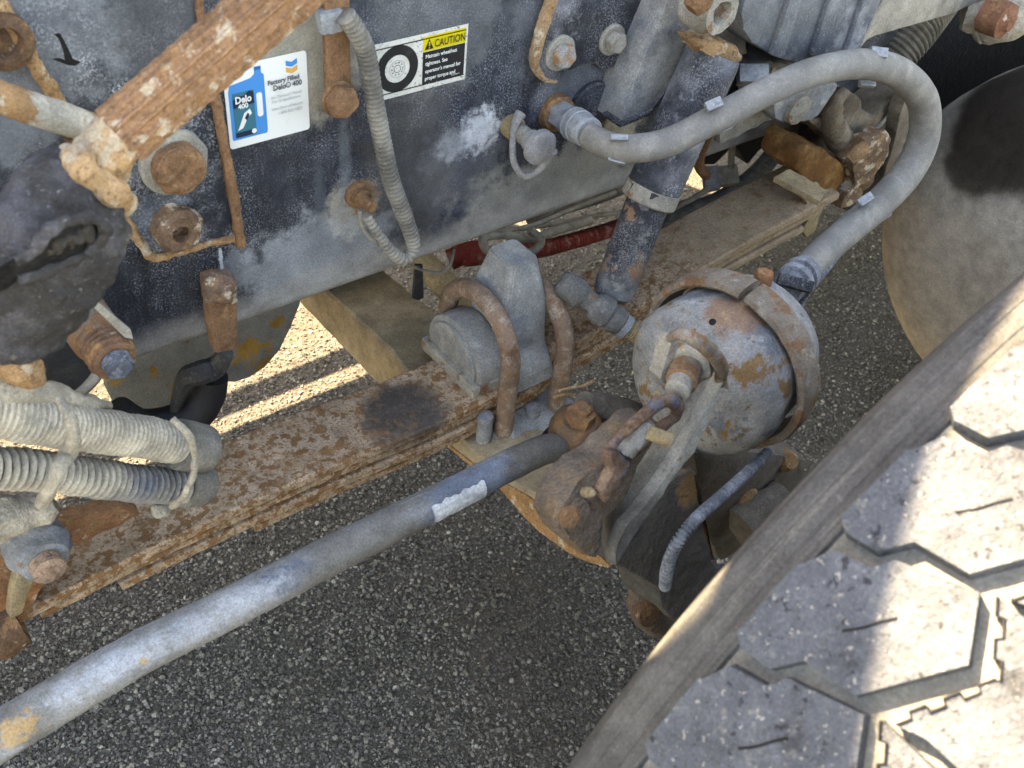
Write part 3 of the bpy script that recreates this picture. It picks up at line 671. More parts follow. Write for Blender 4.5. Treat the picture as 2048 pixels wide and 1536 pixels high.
# front spring eye, shackle and pin at far left
ey = thing('spring_shackle', 'rusty shackle and pin at the left end of the leaf spring', 'shackle', W(70, 1130, y=-.11))
bm = ppx([(-60, 1110), (40, 1062), (140, 1040), (250, 1018), (285, 1030), (150, 1092), (90, 1170), (55, 1230), (-60, 1290)], -.10, .018, .004); rough(bm, .002, 90, 2, .01); obj('link_plate', bm, rust('pale link rust', '94694a', .3, .3), ey)
p = W(72, 1090, y=-.118); 
bm = lathe(p, MY, [(-.01, .024), (.006, .026), (.014, .022), (.02, .019), (.02, 0)], 24); rough(bm, .004, 60, 3, .006); obj('nut', bm, m_greymetal, ey)
obj('threaded_tip', thread(p + MY * .018, MY, .0135, .016, .003), rust('tip rust', '9a7f6c', .3, .2), ey)
bm = ppx([(45, 1130), (78, 1150), (60, 1185), (45, 1230), (20, 1240), (25, 1180)], -.125, .012, .003); rough(bm, .0015, 100, 1, .006); obj('edge_strap', bm, m_tan, ey)
bm = tube([(-60, 1290, -.1), (0, 1262, -.1), (40, 1240, -.1)], [56, 56, 50], n=6, seg=20); rough(bm, .002, 80, 4); obj('eye', bm, m_rust_dark, ey)

# ------------------------------------------------------------------ U-bolts, saddle and bump block
AX1, AX2 = W(1024, 714, y=-.11).x, W(1128, 714, y=-.11).x
m_cast = MT('grey cast steel', '83827e', .9); m_cast.layer('9a9994', 30, .45, .68, .8).layer('6d727a', 24, .5, .7, .7, off=3).layer('5d5c5a', 200, .6, .7, .5, off=2).bump(130, .0016, .8).bump(500, .0008, .6)
m_ub = MT('u-bolt rust', '7d6757', .9); m_ub.layer('968678', 60, .48, .62, .8).layer(RUST, 90, .57, .63, .95, off=3).layer('6e4a30', 30, .6, .7, .7, off=5).bump(200, .0015, .8).bump(600, .0008, .6)
def ubolt(X, yc, rad, ztop, zlo, zlo2, r, label, tilt=.0):
    o = thing('u_bolt', label, 'u-bolt', Vector((X, yc - rad, zlo)), 'u-bolts clamping the leaf spring')
    P = [Vector((X, yc - rad, zlo)), Vector((X, yc - rad, zlo + (ztop - rad - zlo) * .5))]
    for k in range(0, 181, 12): P.append(Vector((X, yc - rad * math.cos(R(k)), ztop - rad + rad * math.sin(R(k)))))
    P += [Vector((X, yc + rad, zlo2))]
    bm = sweep(catmull(P, 4), r, 20); rough(bm, .0008, 120, 2); obj('rod', bm, m_ub, o)
    return o
ZT = near[48].z
ub1 = ubolt(AX1, -.0495, .0605, W(957, 604, y=-.0495).z + .006, W(990, 896, y=-.11).z, .45, .0108, 'rusty u-bolt arching over the grey half round saddle')
ub2 = ubolt(AX2, -.0495, .0605, W(1096, 562, y=-.0495).z + .006, W(1091, 826, y=-.11).z, .45, .0108, 'rusty u-bolt on the right beside the dark shock absorber')
print('feet', AX1, AX2, W(990, 896, y=-.11).z, W(1091, 826, y=-.11).z)
sd = thing('half_round_saddle', 'grey half round cast saddle on the spring inside the first u-bolt', 'saddle', W(945, 690, y=-.04))
zs = ZB + .014
def dshape(x, r, yc=-.038, h=.95): return [Vector((x, yc - r * math.cos(R(k)), zs + .004 + h * r * math.sin(R(k)))) for k in range(0, 181, 9)] + [Vector((x, yc + r, zs - .004)), Vector((x, yc - r, zs - .004))]
bm = prism(dshape(AX1 - .024, .052), (.034, 0, 0), .004, 2); rough(bm, .0008, 90, 2, .012); obj('saddle_block', bm, m_cast, sd)
bm = prism(dshape(AX1 - .028, .044), (.006, 0, 0), .002, 2); rough(bm, .0006, 90, 2, .012); obj('face_pad', bm, m_cast, sd)
bm = block((AX1 - .004, -.040, zs - .008), (.030, 0, 0), (0, .052, 0), (0, 0, .008), .001); rough(bm, .001, 120, 1, .01); obj('base_strip', bm, m_dust_rust, sd)
bb = thing('bump_block', 'tall grey bump stop block standing between the two u-bolts', 'bump stop', W(1040, 640, y=-.04))
bmx = (AX1 + AX2) / 2
def stack(levels):
    bm = bmesh.new(); rings = []
    for (x0, x1, y0, y1, z, c) in levels:
        q = [(x0 + c, y0), (x1 - c, y0), (x1, y0 + c), (x1, y1 - c), (x1 - c, y1), (x0 + c, y1), (x0, y1 - c), (x0, y0 + c)]
        rings.append([bm.verts.new(Vector((a, b, z))) for a, b in q])
    for a, b in zip(rings[:-1], rings[1:]):
        for k in range(8): bm.faces.new((a[k], a[(k + 1) % 8], b[(k + 1) % 8], b[k]))
    bm.faces.new(rings[0][::-1]); bm.faces.new(rings[-1]); return bm
zt_ = W(1030, 520, x=bmx).z
L = [(bmx - .036, bmx + .034, -.108, -.01, zs - .018, .004), (bmx - .034, bmx + .032, -.105, -.012, zs + .002, .006), (bmx - .026, bmx + .030, -.088, -.014, zs + .024, .005), (bmx - .030, bmx + .032, -.080, -.012, zs + .075, .005), (bmx - .012, bmx + .026, -.062, -.018, zt_, .005)]
bm = stack(L); bmesh.ops.bevel(bm, geom=bm.edges[:], offset=.0016, segments=2, affect='EDGES'); rough(bm, .0006, 70, 3, .012); obj('block', bm, m_cast, bb, angle=22)

# axle seat and the studs below the spring
ZA_ = W(912, 878, x=AX1 - .045).z
se = thing('cast_spring_mount', 'grey cast spring mount with studs between spring and drag link', 'spring mount', W(1000, 880, y=-.1))
xa = (AX1 + AX2) / 2
bm = stack([(AX1 - .020, AX2 + .03, -.150, -.02, ZA_ - .01, .012), (AX1 - .020, AX2 + .03, -.150, -.02, ZA_ + .004, .012), (AX1 - .008, AX2 + .02, -.128, -.03, ZA_ + .012, .01), (AX1 + .012, AX2 - .002, -.100, -.03, ZA_ + .02, .008)]); rough(bm, .005, 60, 3, .008); obj('seat_casting', bm, m_cast, se)
for k, (a, b) in enumerate(((968, 868), (1062, 850))):
    bm = lathe(W(a, b, y=-.105), Vector((0, 0, -1)), [(-.03, .009), (.02, .009), (.02, 0)], 16); rough(bm, .001, 120, k); obj('stud', bm, m_greymetal, se)
# axle beam: runs from the far side under the spring to the wheel
ab = thing('axle_beam', 'tan dusty axle beam with a rusty orange front edge under the spring', 'axle', W(900, 870, y=-.08))
X0 = AX1 - .045
def onx(a, b): return W(a, b, x=X0)
lowp = [onx(560, 562), onx(600, 603), onx(745, 755), onx(889, 887), onx(1000, 975), onx(1060, 1042), onx(1110, 1084), onx(1160, 1115), onx(1215, 1134)]
upp = [onx(610, 548), onx(655, 590), onx(776, 700), onx(912, 878), onx(1010, 962), onx(1060, 990), onx(1110, 1026), onx(1160, 1070), onx(1225, 1128)]
far = lowp[0] + (lowp[0] - lowp[1]).normalized() * .38; farup = Vector((X0, far.y, far.z + (upp[0].z - lowp[0].z)))
m_axle = MT('axle dust', '96866c', .92); m_axle.layer('ac9c80', 22, .45, .7, .8).layer('7a6d5b', 9, .5, .7, .7, off=2).layer(RUST, 70, .62, .7, .6, off=4)
m_axle.bump(160, .0014, .7)
print('axle z', [round(p.z, 3) for p in upp], [round(p.y, 3) for p in upp])
lo_, up_ = [far] + lowp, [farup] + upp
bm = bmesh.new(); rows = []
for a, b in zip(lo_, up_):
    q = [a, b, b + Vector((.004, 0, .004)), b + Vector((.05, 0, .006)), b + Vector((.088, 0, .003)), b + Vector((.092, 0, -.004)), a + Vector((.09, 0, 0))]
    rows.append([bm.verts.new(p) for p in q])
for r0, r1 in zip(rows[:-1], rows[1:]):
    for k in range(7): bm.faces.new((r0[k], r0[(k + 1) % 7], r1[(k + 1) % 7], r1[k]))
bm.faces.new(rows[0][::-1]); bm.faces.new(rows[-1]); rough(bm, .0012, 60, 2, .02); obj('beam', bm, m_axle, ab)
lip = catmull([p + Vector((-.003, 0, .006)) for p in upp[4:]], 8)
bm = prism([p + Vector((-.002, 0, 0)) for p in catmull(lowp[4:], 5)] + [p + Vector((-.002, 0, -.002)) for p in catmull(upp[4:], 5)][::-1], (.004, 0, 0), .001); rough(bm, .0008, 120, 2, .006); obj('front_edge', bm, rust('orange rust', '9a7650', .4, .1), ab)
bm = prism([p + Vector((-.002, 0, 0)) for p in (lowp[3], lowp[3].lerp(lowp[4], .8), upp[3].lerp(lowp[4], .7), upp[3].lerp(lowp[3], .72))], (.004, 0, 0), .001); rough(bm, .0008, 120, 2, .006); obj('front_edge', bm, m_rust_pale, ab)

# ------------------------------------------------------------------ shock absorber
m_eye = dusty('eye crust', '605f5d', .3, .4)
sk = thing('shock_absorber', 'dark blue shock absorber leaning across the rail beneath the brake hose', 'shock absorber', W(1300, 400, y=-.07))
ty, by = -.075, -.10
A, B, C_ = W(1428, 105, y=ty), W(1300, 393, y=-.085), W(1222, 596, y=by)
k1 = pxm(W(1360, 250, y=ty), 56); k2 = pxm(B, 44)
ax = (B - A).normalized()
obj('dust_tube', lathe(A, ax, [(0, k1 * .96), (.01, k1), ((B - A).length - .012, k1), ((B - A).length - .01, k1 * 1.03), ((B - A).length + .004, k1 * 1.03), ((B - A).length + .005, k2 * .9)], 44), m_blue, sk)
bm = lathe(B - ax * .012, ax, [(0, k1 * 1.035), (.016, k1 * 1.045), (.018, k1 * .98), (.018, 0)], 44); rough(bm, .0008, 150, 2); obj('rust_band', bm, m_dust_rust, sk)
ax2 = (C_ - B).normalized(); LL = (C_ - B).length
obj('body_tube', lathe(B, ax2, [(-.02, k2), (LL * .3, k2), (LL - .016, k2 * 1.0), (LL - .006, k2 * .95), (LL, k2 * .7), (LL, 0)], 36), m_blue_rust, sk)
pe = W(1172, 590, y=-.10)
bm = lathe(W(1120, 560, y=-.075), (W(1230, 640, y=-.13) - W(1120, 560, y=-.075)), [(0, .010), (.003, .0145), (.014, .0165), (.028, .016), (.034, .0115), (.045, .0115), (.047, .015), (.054, .018), (.066, .018), (.070, .014), (.074, .0155), (.084, .015), (.088, .0125), (.088, 0)], 28); rough(bm, .0022, 90, 3); obj('lower_eye', bm, m_eye, sk)
d_ = (W(1230, 640, y=-.13) - W(1120, 560, y=-.075)).normalized(); e_ = W(1120, 560, y=-.075) + d_ * .086
obj('pin_collar', lathe(e_, d_, [(0, .0145), (.008, .0145), (.010, .011), (.010, 0)], 20), m_greymetal, sk)
obj('pin_thread', thread(e_ + d_ * .008, d_, .0098, .024, .0026), m_tan, sk)
# upper mount
o = thing('shock_mount', 'rusty bushing and nut holding the top of the shock absorber', 'mount', W(1410, 20, y=-.11))
bm = lathe(W(1395, 0, y=-.08), MY, [(0, .026), (.02, .026), (.03, .021), (.034, .021), (.034, .012), (.02, .010), (.02, 0)], 26); rough(bm, .0014, 110, 2); obj('bushing', bm, m_dust_rust, o)
bm = lathe(W(1390, -8, y=-.114), MY, [(0, .0145), (.012, .0145), (.014, .011), (.014, 0)], 26, shape=hexr); obj('nut', bm, m_rust, o)
bm = ppx([(1400, 70), (1470, -40), (1530, -40), (1490, 60), (1500, 110), (1440, 128), (1400, 110), (1385, 95)], -.06, .05, .006); rough(bm, .004, 50, 3, .012); obj('bracket_arm', bm, m_dust, o)
bm = ppx([(1392, 84), (1430, 82), (1480, 96), (1488, 118), (1470, 136), (1440, 132), (1430, 116), (1405, 108)], -.095, .03, .004); rough(bm, .004, 80, 5, .008); obj('crusted_rim', bm, m_rust_pale, o)

# upright support with folded gray face between rail plate and shock
m_face = painted('speckled face', '63666b', '9a978f', .9)
o = thing('folded_support', 'grey folded steel support narrowing down to the rail beside the shock', 'support bracket', W(1310, 150, y=-.02))
obj('side_plate', ppx([(1285, -60), (1345, -60), (1325, 8), (1262, 150), (1240, 252), (1212, 268), (1226, 200), (1250, 120)], -.006, .006, .002), dusty('beige dust', '8f8b82', 0, .5), o)
obj('face_plate', ppx([(1345, -60), (1420, -60), (1410, 70), (1368, 130), (1300, 220), (1240, 252), (1255, 210), (1282, 130), (1330, 20)], -.045, .045, .002), m_face, o)
obj('edge_flange', ppx([(1412, 60), (1420, 70), (1372, 142), (1300, 232), (1240, 256), (1240, 250), (1302, 222), (1366, 134)], -.05, .03, .001), m_black, o)

def LEAN(pts, y0, z0, k, off, bev, curve=0):
    """outline on a plane that leans back: Y = y0 + k (Z - z0)"""
    P = []
    for a, b in pts:
        d = ray(a, b); t = (y0 + k * (CP.z - z0) - CP.y) / (d.y - k * d.z); P.append(CP + d * t)
    n = Vector((0, 1, -k)).normalized()
    if curve: P = catmull(P + [P[0]], curve)[:-1]
    return prism(P, n * off, bev)

# ------------------------------------------------------------------ drag link
dl = thing('drag_link', 'long grey steering drag link tube crossing the lower left', 'drag link', W(560, 1190, y=-.25))
m_link = MT('drag link paint', '817f7b', .8)
m_link.layer('94928f', 10, .42, .66, .8).layer('6e6b66', 8, .5, .68, .9, off=4).layer('a3a5a8', 90, .58, .68, .5, off=14, stretch=(.2, 1, 1)).layer('9da0a5', 30, .54, .66, .7, off=2, stretch=(.6, 1, 1)).layer('545b68', 22, .62, .69, .8, off=9)
def DL(a, b): return W(a, b, y=-.27)
for a, b, r, c in ((370, 1228, .018, '454c5c'), (420, 1205, .018, '454c5c'), (310, 1258, .015, '4a5160'), (240, 1298, .012, '4a5160'), (580, 1140, .02, '565e6e'), (525, 1160, .01, '4c5260'), (960, 985, .020, '626b78'), (1000, 968, .012, '666d78')): m_link.spot(DL(a, b), r * 1.5, c, .9, .65, 90, .5, squash=(.55, 1, 1))
for a, b, r, c in ((500, 1195, .02, '9fa1a4'), (540, 1170, .016, 'a3a5a7'), (180, 1350, .022, '999da2'), (240, 1330, .018, '9fa2a6'), (120, 1385, .018, '999da2'), (400, 1262, .012, '989ba0')): m_link.spot(DL(a, b), r * 1.2, c, .75, .9, 110, .7, squash=(.6, 1, 1))
for a, b, r, c in ((1040, 925, .014, '7f663f'), (30, 1462, .018, 'a98a62'), (50, 1430, .009, 'a58558'), (290, 1330, .006, 'a08a68'), (145, 1367, .004, '8f6c4c'), (90, 1390, .006, '96795a')): m_link.spot(DL(a, b), r, c, .95, 1.1, 130, .5)
m_link.spot(DL(740, 1090), .06, '6d6963', .8, .7, 30).spot(DL(1130, 895), .055, '5a554e', .9, .6, 40)
m_link.layer('9a7a58', 55, .70, .75, .7, off=12).bump(90, .001, .6).bump(420, .0006, .6)
yl = -.25
bm = tube([(-420, 1712, yl), (-90, 1526, yl), (0, 1470, yl), (264, 1314, yl), (422, 1234, yl), (560, 1163, yl), (700, 1091, yl), (832, 1025, yl), (964, 958, yl), (1040, 920, yl), (1092, 899, yl), (1140, 893, yl), (1192, 902, yl + .005), (1245, 920, yl + .01)], [66, 54, 51, 44.5, 42.5, 41, 39, 35.5, 33, 32, 30, 27, 25, 22], n=14, seg=30); rough(bm, .0006, 60, 3)
obj('link_tube', bm, m_link, dl)
# peeling white paint flap lying on the tube
def shell(path, rad, i0, i1, a0, a1, lift, na=14):
    bm = bmesh.new(); rows = []
    for i in range(i0, i1 + 1):
        tg = (path[i + 1] - path[i - 1]).normalized(); vw = (CP - path[i]); vw = (vw - tg * vw.dot(tg)).normalized(); bi = tg.cross(vw); u = (i - i0) / (i1 - i0)
        w0, w1 = noise.noise(Vector((u * 9, 2, 0))) * .22, noise.noise(Vector((u * 9, 7, 0))) * .2
        rows.append([bm.verts.new(path[i] + (vw * math.cos(a) + bi * math.sin(a)) * (rad + lift + .0008 * noise.noise(Vector((u * 12, a * 4, 1))))) for a in [a0 + w0 + (a1 + w1 - a0 - w0) * k / na for k in range(na + 1)]])
    for r0, r1 in zip(rows[:-1], rows[1:]):
        for k in range(na): bm.faces.new((r0[k], r0[k + 1], r1[k + 1], r1[k]))
    r = bmesh.ops.extrude_face_region(bm, geom=bm.faces[:]); bm.normal_update()
    for v in [v for v in r['geom'] if isinstance(v, bmesh.types.BMVert)]: v.co += (CP - v.co).normalized() * .0006
    return bm
LP = catmull([W(a, b, y=yl) for a, b in ((700, 1091), (832, 1025), (964, 958), (1040, 920))], 40)
j0 = min(range(len(LP)), key=lambda i: abs((LP[i] - W(850, 1016, y=yl)).length)); j1 = min(range(len(LP)), key=lambda i: abs((LP[i] - W(952, 964, y=yl)).length))
SG = 1 if (LP[j0 + 1] - LP[j0 - 1]).cross(CP - LP[j0]).dot(dn) > 0 else -1
a0, a1 = sorted((SG * .1, SG * 1.45)); obj('peeling_paint', shell(LP, pxm(LP[j0], 35.2), j0, j1, a0, a1, .0006), m_white, dl)
bj = thing('ball_joint', 'rusty brown ball joint with castle nut and cotter pin above the drag link end', 'ball joint', W(1160, 850, y=-.24))
c0 = W(1150, 862, y=-.245)
bm = lathe(c0 + Vector((0, 0, -.01)), (0, -.12, 1), [(-.014, .022), (.0, .027), (.012, .0275), (.024, .024), (.03, .018), (.03, 0)], 30); rough(bm, .0015, 70, 2); obj('socket', bm, MT('oily rust', '5f4a38', .7).layer('7d5a3c', 40, .45, .65, .9).layer('3b342e', 25, .5, .7, .8, off=3).bump(120, .002, .8), bj)
bm = sweep([c0 + Vector((.027 * math.cos(a * .2094), .027 * math.sin(a * .2094), -.019 - .003 * math.sin(a * .2094))) for a in range(30)] + [c0 + Vector((.027, 0, -.019))], .0065, 10, cap=False); obj('rubber_seal', bm, m_gap, bj)
bm = lathe(c0 + Vector((0, -.003, .018)), (0, -.12, 1), [(0, .015), (.012, .0145), (.013, .0095), (.018, .0095), (.02, .007), (.02, 0)], 24, shape=hexr); rough(bm, .0012, 150, 1); obj('castle_nut', bm, m_rust, bj)
q = c0 + Vector((0, -.006, .042))
for pts in ([(1118, 782), (1145, 775), (1165, 772), (1186, 762)], [(1108, 795), (1130, 788), (1150, 790)]):
    obj('cotter_pin', tube([(a, b, -.255) for a, b in pts], 3.2, n=6, seg=8), m_rust_pale, bj)
o = thing('steering_stub', 'dark stub of the steering linkage joining the ball joint to the hub', 'steering arm', W(1260, 840, y=-.25))
bm = tube([(1170, 812, -.235), (1220, 822, -.24), (1280, 846, -.25), (1340, 900, -.25), (1380, 970, -.25)], [30, 33, 36, 46, 60], n=10, seg=24); rough(bm, .0015, 50, 2); obj('arm', bm, m_mud, o)

# ------------------------------------------------------------------ brake chamber
bc = thing('brake_chamber', 'rust blotched grey round brake chamber with clamp ring beside the tyre', 'brake chamber', W(1440, 720, y=-.3))
m_bc = MT('chamber paint and sun fleck', '858583', .8)
m_bc.layer('9b9a97', 28, .42, .66, .8).layer('5d646c', 24, .56, .63, .8, off=3)
def BC(a, b): return W(a, b, y=-.31)
m_bc.layer('806443', 28, .57, .64, .95, off=6).layer('a08552', 50, .6, .68, .7, off=8).layer('675036', 75, .59, .66, .8, off=9)
for a, b, r, c, k in ((1462, 640, .026, '8f705a', .9), (1475, 680, .02, '8a6850', .9), (1300, 655, .032, '767473', .85), (1530, 740, .045, '8b867e', .95), (1520, 790, .03, '87827a', .9), (1310, 740, .028, '8a6a48', .85), (1440, 850, .03, '7d5c3a', .9), (1350, 610, .03, '9aa0a5', .8), (1500, 870, .02, '5a626c', .7), (1380, 600, .018, '4c5661', .7)):
    m_bc.spot(BC(a, b), r, c, k, .6, 60, .5)
m_bc.spot(BC(1452, 612), .010, 'c9a76a', .9, .6, 100, .5).bump(60, .0016, .6).bump(260, .0012, .8)  # the small yellow spot paints a fleck of sunlight on the dome
axc = (Vector((-1, -.16, -.05))).normalized()
rc = W(1462, 716, y=-.30); print('chamber', rc, depth(rc))
kr = pxm(rc, 1)
bm = lathe(rc, axc, [(-.012, .074), (.0, .077), (.016, .0785), (.026, .081), (.038, .0815), (.054, .078), (.067, .070), (.077, .055), (.081, .040), (.082, .02), (.0825, 0)], 64)
rough(bm, .0034, 22, 5); rough(bm, .001, 80, 5); obj('dome', bm, m_bc, bc)
bm = lathe(rc, -axc, [(.010, .0745), (.03, .074), (.05, .066), (.06, .05), (.062, 0)], 48); obj('rear_shell', bm, m_bc, bc)
m_ring = MT('ring rust', '7f7468', .88); m_ring.layer('7e6a58', 40, .5, .62, .8).layer(RUST, 50, .52, .57, .95, off=3).layer('a09a8f', 60, .55, .66, .7, off=5).bump(160, .0016, .8)
def ringp(prof, a0=0, a1=360, seg=72):
    bm = bmesh.new(); u = Vector((0, 0, 1)); u = (u - axc * u.dot(axc)).normalized(); v = axc.cross(u); rows = []
    for k in range(seg + 1):
        a = R(a0 + (a1 - a0) * k / seg); rows.append([bm.verts.new(rc + axc * h + (u * math.cos(a) + v * math.sin(a)) * r) for h, r in prof])
    n = len(prof)
    for r0, r1 in zip(rows[:-1], rows[1:]):
        for k in range(n): bm.faces.new((r0[k], r0[(k + 1) % n], r1[(k + 1) % n], r1[k]))
    if a1 - a0 < 360: bm.faces.new(rows[0][::-1]); bm.faces.new(rows[-1])
    return bm
pr = [(-.016, .080), (-.016, .0865), (-.011, .0905), (-.007, .0918), (.006, .0925), (.012, .0932), (.0175, .0915), (.0195, .087), (.0175, .084)]
bm = ringp(pr, 0, 176, 40); rough(bm, .0009, 70, 3); obj('clamp_ring', bm, m_ring, bc)
bm = ringp(pr, 184, 356, 40); rough(bm, .0009, 70, 4); obj('clamp_ring', bm, m_ring, bc)
bolt('', 1522, 572, -.29, .0145, .003, .0095, .013, True, MT('bolt tan rust', '94694c', .85).layer('b08a68', 60, .5, .7, .8).bump(260, .001, .6), m_greymetal, .0003, parent=bc, axis=Vector((.08, .05, 1)).normalized())
obj('clamp_lug', block(W(1516, 590, y=-.285), (.014, 0, 0), (0, .012, 0), (0, 0, .006), .002), m_greymetal, bc)
bpy.context.view_layer.update(); dome = [c for c in bc.children if c.name.startswith('dome')][0]
hv = min((v for v in dome.data.vertices), key=lambda v: ((v.co + bc.location - CP).normalized() - ray(1438, 634).normalized()).length + (0 if (v.co + bc.location - CP).length < (rc - CP).length + .02 else 9))
obj('vent_hole', lathe(hv.co + bc.location, hv.normal, [(-.004, .0032), (.0006, .0032), (.0009, .002), (.0009, 0)], 16), m_gap, bc)
# mounting nut, folded bracket arm
mn = thing('chamber_bracket', 'long pale bracket arm folded over the nut at the chamber face', 'bracket', W(1330, 900, y=-.37))
m_arm = MT('arm dust', 'a09c92', .9); m_arm.layer('b5b0a5', 16, .42, .66, .8).layer('6e6a63', 24, .5, .7, .8, off=2).layer('8a6844', 55, .64, .69, .9, off=4).spot(W(1228, 1100, y=-.42), .05, '5f5b56', .95, .5, 40, 1.2).bump(110, .0014, .7).bump(500, .0006, .6)
Lf = [(1432, 738), (1388, 782), (1347, 836), (1317, 886), (1276, 948), (1242, 998), (1217, 1032), (1208, 1082), (1212, 1120)]
Rg = [(1449, 755), (1422, 806), (1390, 858), (1362, 908), (1322, 968), (1286, 1016), (1254, 1052), (1234, 1096), (1232, 1128)]
Rt = [(1232, 1132), (1262, 1085), (1290, 1040), (1326, 990), (1352, 948), (1388, 905), (1406, 870), (1430, 815)]
zr = W(1400, 800, y=-.39).z
def on_lean(a, b, y0, k):
    d = ray(a, b); t = (y0 + k * (CP.z - zr) - CP.y) / (d.y - k * d.z); return CP + d * t
bm = LEAN(Rg + Rt, -.402, zr, .3, .012, .003); rough(bm, .001, 60, 2, .008); rough(bm, .0005, 170, 2); obj('arm_plate', bm, m_arm, mn)
bm = bmesh.new(); rows = []
for l, r in zip(catmull([on_lean(a, b, -.368, .3) for a, b in Lf], 5), catmull([on_lean(a, b, -.4025, .3) for a, b in Rg], 5)):
    n = Vector((.5, .8, 0)) * .008; rows.append([bm.verts.new(p) for p in (l, l.lerp(r, .5) + Vector((-.002, -.002, .001)), r, r + n, l + n)])
for r0, r1 in zip(rows[:-1], rows[1:]):
    for k in range(5): bm.faces.new((r0[k], r0[(k + 1) % 5], r1[(k + 1) % 5], r1[k]))
bm.faces.new(rows[0][::-1]); bm.faces.new(rows[-1]); rough(bm, .001, 70, 4, .006); obj('arm_flange', bm, m_arm, mn)
bm = tube([(1338, 676, -.375), (1362, 668, -.385), (1395, 682, -.395), (1425, 706, -.398), (1442, 735, -.396), (1440, 765, -.39)], [9, 14, 16, 16, 15, 12], n=8, seg=14); rough(bm, .0009, 90, 2); obj('folded_rim', bm, m_ring, mn)
bm = ppx([(1345, 680), (1395, 690), (1430, 740), (1410, 775), (1360, 800), (1320, 760)], -.372, .014, .003); rough(bm, .0012, 80, 1, .008); obj('face_plate', bm, m_dust_rust, mn)
nx = (Vector((-.72, -.42, -.05))).normalized(); p = W(1385, 712, y=-.375)
obj('nut', rough(lathe(p, nx, [(0, .0195), (.012, .0195), (.014, .0165), (.014, 0)], 36, shape=hexr), .0008, 150, 3), m_dust_rust, mn)
bm = thread(p + nx * .012, nx, .0125, .02, .0028); obj('stud', bm, m_ring, mn)
obj('stud_tip', lathe(p + nx * .031, nx, [(0, .010), (.010, .0095), (.0115, .007), (.0115, 0)], 20), m_dust, mn)

# clevis and slack adjuster
sa = thing('slack_adjuster', 'rusty clevis with caked slack adjuster arm below the chamber', 'slack adjuster', W(1230, 960, y=-.37))
m_sl = MT('clevis rust', '6a5548', .85); m_sl.layer('8c735f', 50, .48, .66, .8).layer('59616e', 36, .55, .66, .8, off=2).layer('4a382c', 80, .55, .66, .7, off=4).bump(160, .0018, .8)
y = -.40
bm = tube([(1222, 890, y), (1250, 862, y), (1290, 828, y), (1325, 802, y), (1350, 806, y), (1352, 828, y), (1328, 850, y), (1290, 882, y), (1255, 908, y), (1242, 916, y)], [12, 13, 13, 14, 14, 13, 12, 11, 11, 9], n=8, seg=14); rough(bm, .0014, 110, 2); obj('clevis_fork', bm, m_sl, sa)
bm = tube([(1248, 905, y), (1270, 876, y), (1296, 842, y)], [19, 25, 17], n=8, seg=16); rough(bm, .002, 110, 4); obj('pushrod_end', bm, MT('grey crust', '8a8883', .8).layer('686a72', 60, .5, .66, .8).layer('8a6a4c', 50, .6, .68, .8, off=3).bump(200, .002, .8), sa)
zq = W(1250, 950, y=-.40).z
bm = LEAN([(1318, 842), (1330, 858), (1306, 884), (1290, 915), (1262, 985), (1232, 1020), (1209, 1042), (1206, 1090), (1196, 1122), (1165, 1108), (1140, 1082), (1122, 1045), (1127, 1010), (1158, 962), (1180, 940), (1222, 921), (1240, 900), (1262, 872), (1290, 848)], -.405, zq, .35, .034, .005); rough(bm, .0026, 45, 2, .006); rough(bm, .0012, 160, 2)
m_adj = MT('caked brown', '6a5d52', .92); m_adj.layer('7f674c', 26, .5, .64, .8).layer('57504a', 18, .48, .66, .9, off=2).layer('a39380', 60, .66, .73, .7, off=5).bump(90, .004, .8).bump(260, .0024, .9); obj('arm_body', bm, m_adj, sa)
bm = lathe(W(1140, 1025, y=-.402), Vector((-.35, -.8, .4)), [(-.02, .016), (.004, .0145), (.008, .009), (.008, 0)], 20); rough(bm, .0025, 70, 2); obj('boss', bm, m_adj, sa)
hb = hexhead(W(1136, 1030, y=-.412), Vector((-.35, -.8, .4)), .0085, .007); bmesh.ops.bevel(hb, geom=hb.edges[:], offset=.0008, segments=2, affect='EDGES'); rough(hb, .0006, 150, 1); obj('adjuster_bolt', hb, m_rust, sa)
obj('grease_nipple', lathe(W(1175, 985, y=-.418), Vector((-.2, -.7, .7)), [(-.004, .004), (.004, .004), (.005, .0025), (.009, .0028), (.011, .0015), (.011, 0)], 12), m_tan, sa)
bm = LEAN([(1222, 905), (1238, 900), (1262, 925), (1238, 975), (1212, 1010), (1206, 985), (1226, 945)], -.416, zq, .35, .012, .003); rough(bm, .002, 90, 4, .006); obj('side_plate', bm, m_sl, sa)
obj('pin', lathe(W(1306, 868, y=y - .01), Vector((.6, -.5, -.3)), [(-.004, .0055), (.014, .0055), (.014, 0)], 14), m_tan, sa)
# lower knuckle: dark caked castings
kn = thing('steering_knuckle', 'dark mud caked steering knuckle between the bracket arm and the tyre', 'knuckle', W(1330, 1100, y=-.36))
m_kn = MT('knuckle dust', '4f4c48', .92); m_kn.layer('625e57', 16, .45, .7, .8).layer('3d3a38', 30, .55, .7, .7, off=2).layer('80603f', 34, .66, .73, .8, off=4).spot(W(1375, 970, y=-.36), .02, '8a6a48', .9, .7, 60).bump(40, .006, .7).bump(150, .003, .8)
bm = LEAN([(1211, 1085), (1262, 1040), (1320, 985), (1352, 955), (1380, 940), (1390, 945), (1401, 1015), (1417, 1094), (1432, 1136), (1470, 1150), (1420, 1250), (1345, 1240), (1326, 1222), (1317, 1177), (1263, 1146), (1213, 1124)], -.375, W(1300, 1080, y=-.375).z, .3, .06, .010); rough(bm, .003, 30, 2, .01); rough(bm, .001, 120, 2)
obj('casting', bm, m_kn, kn)
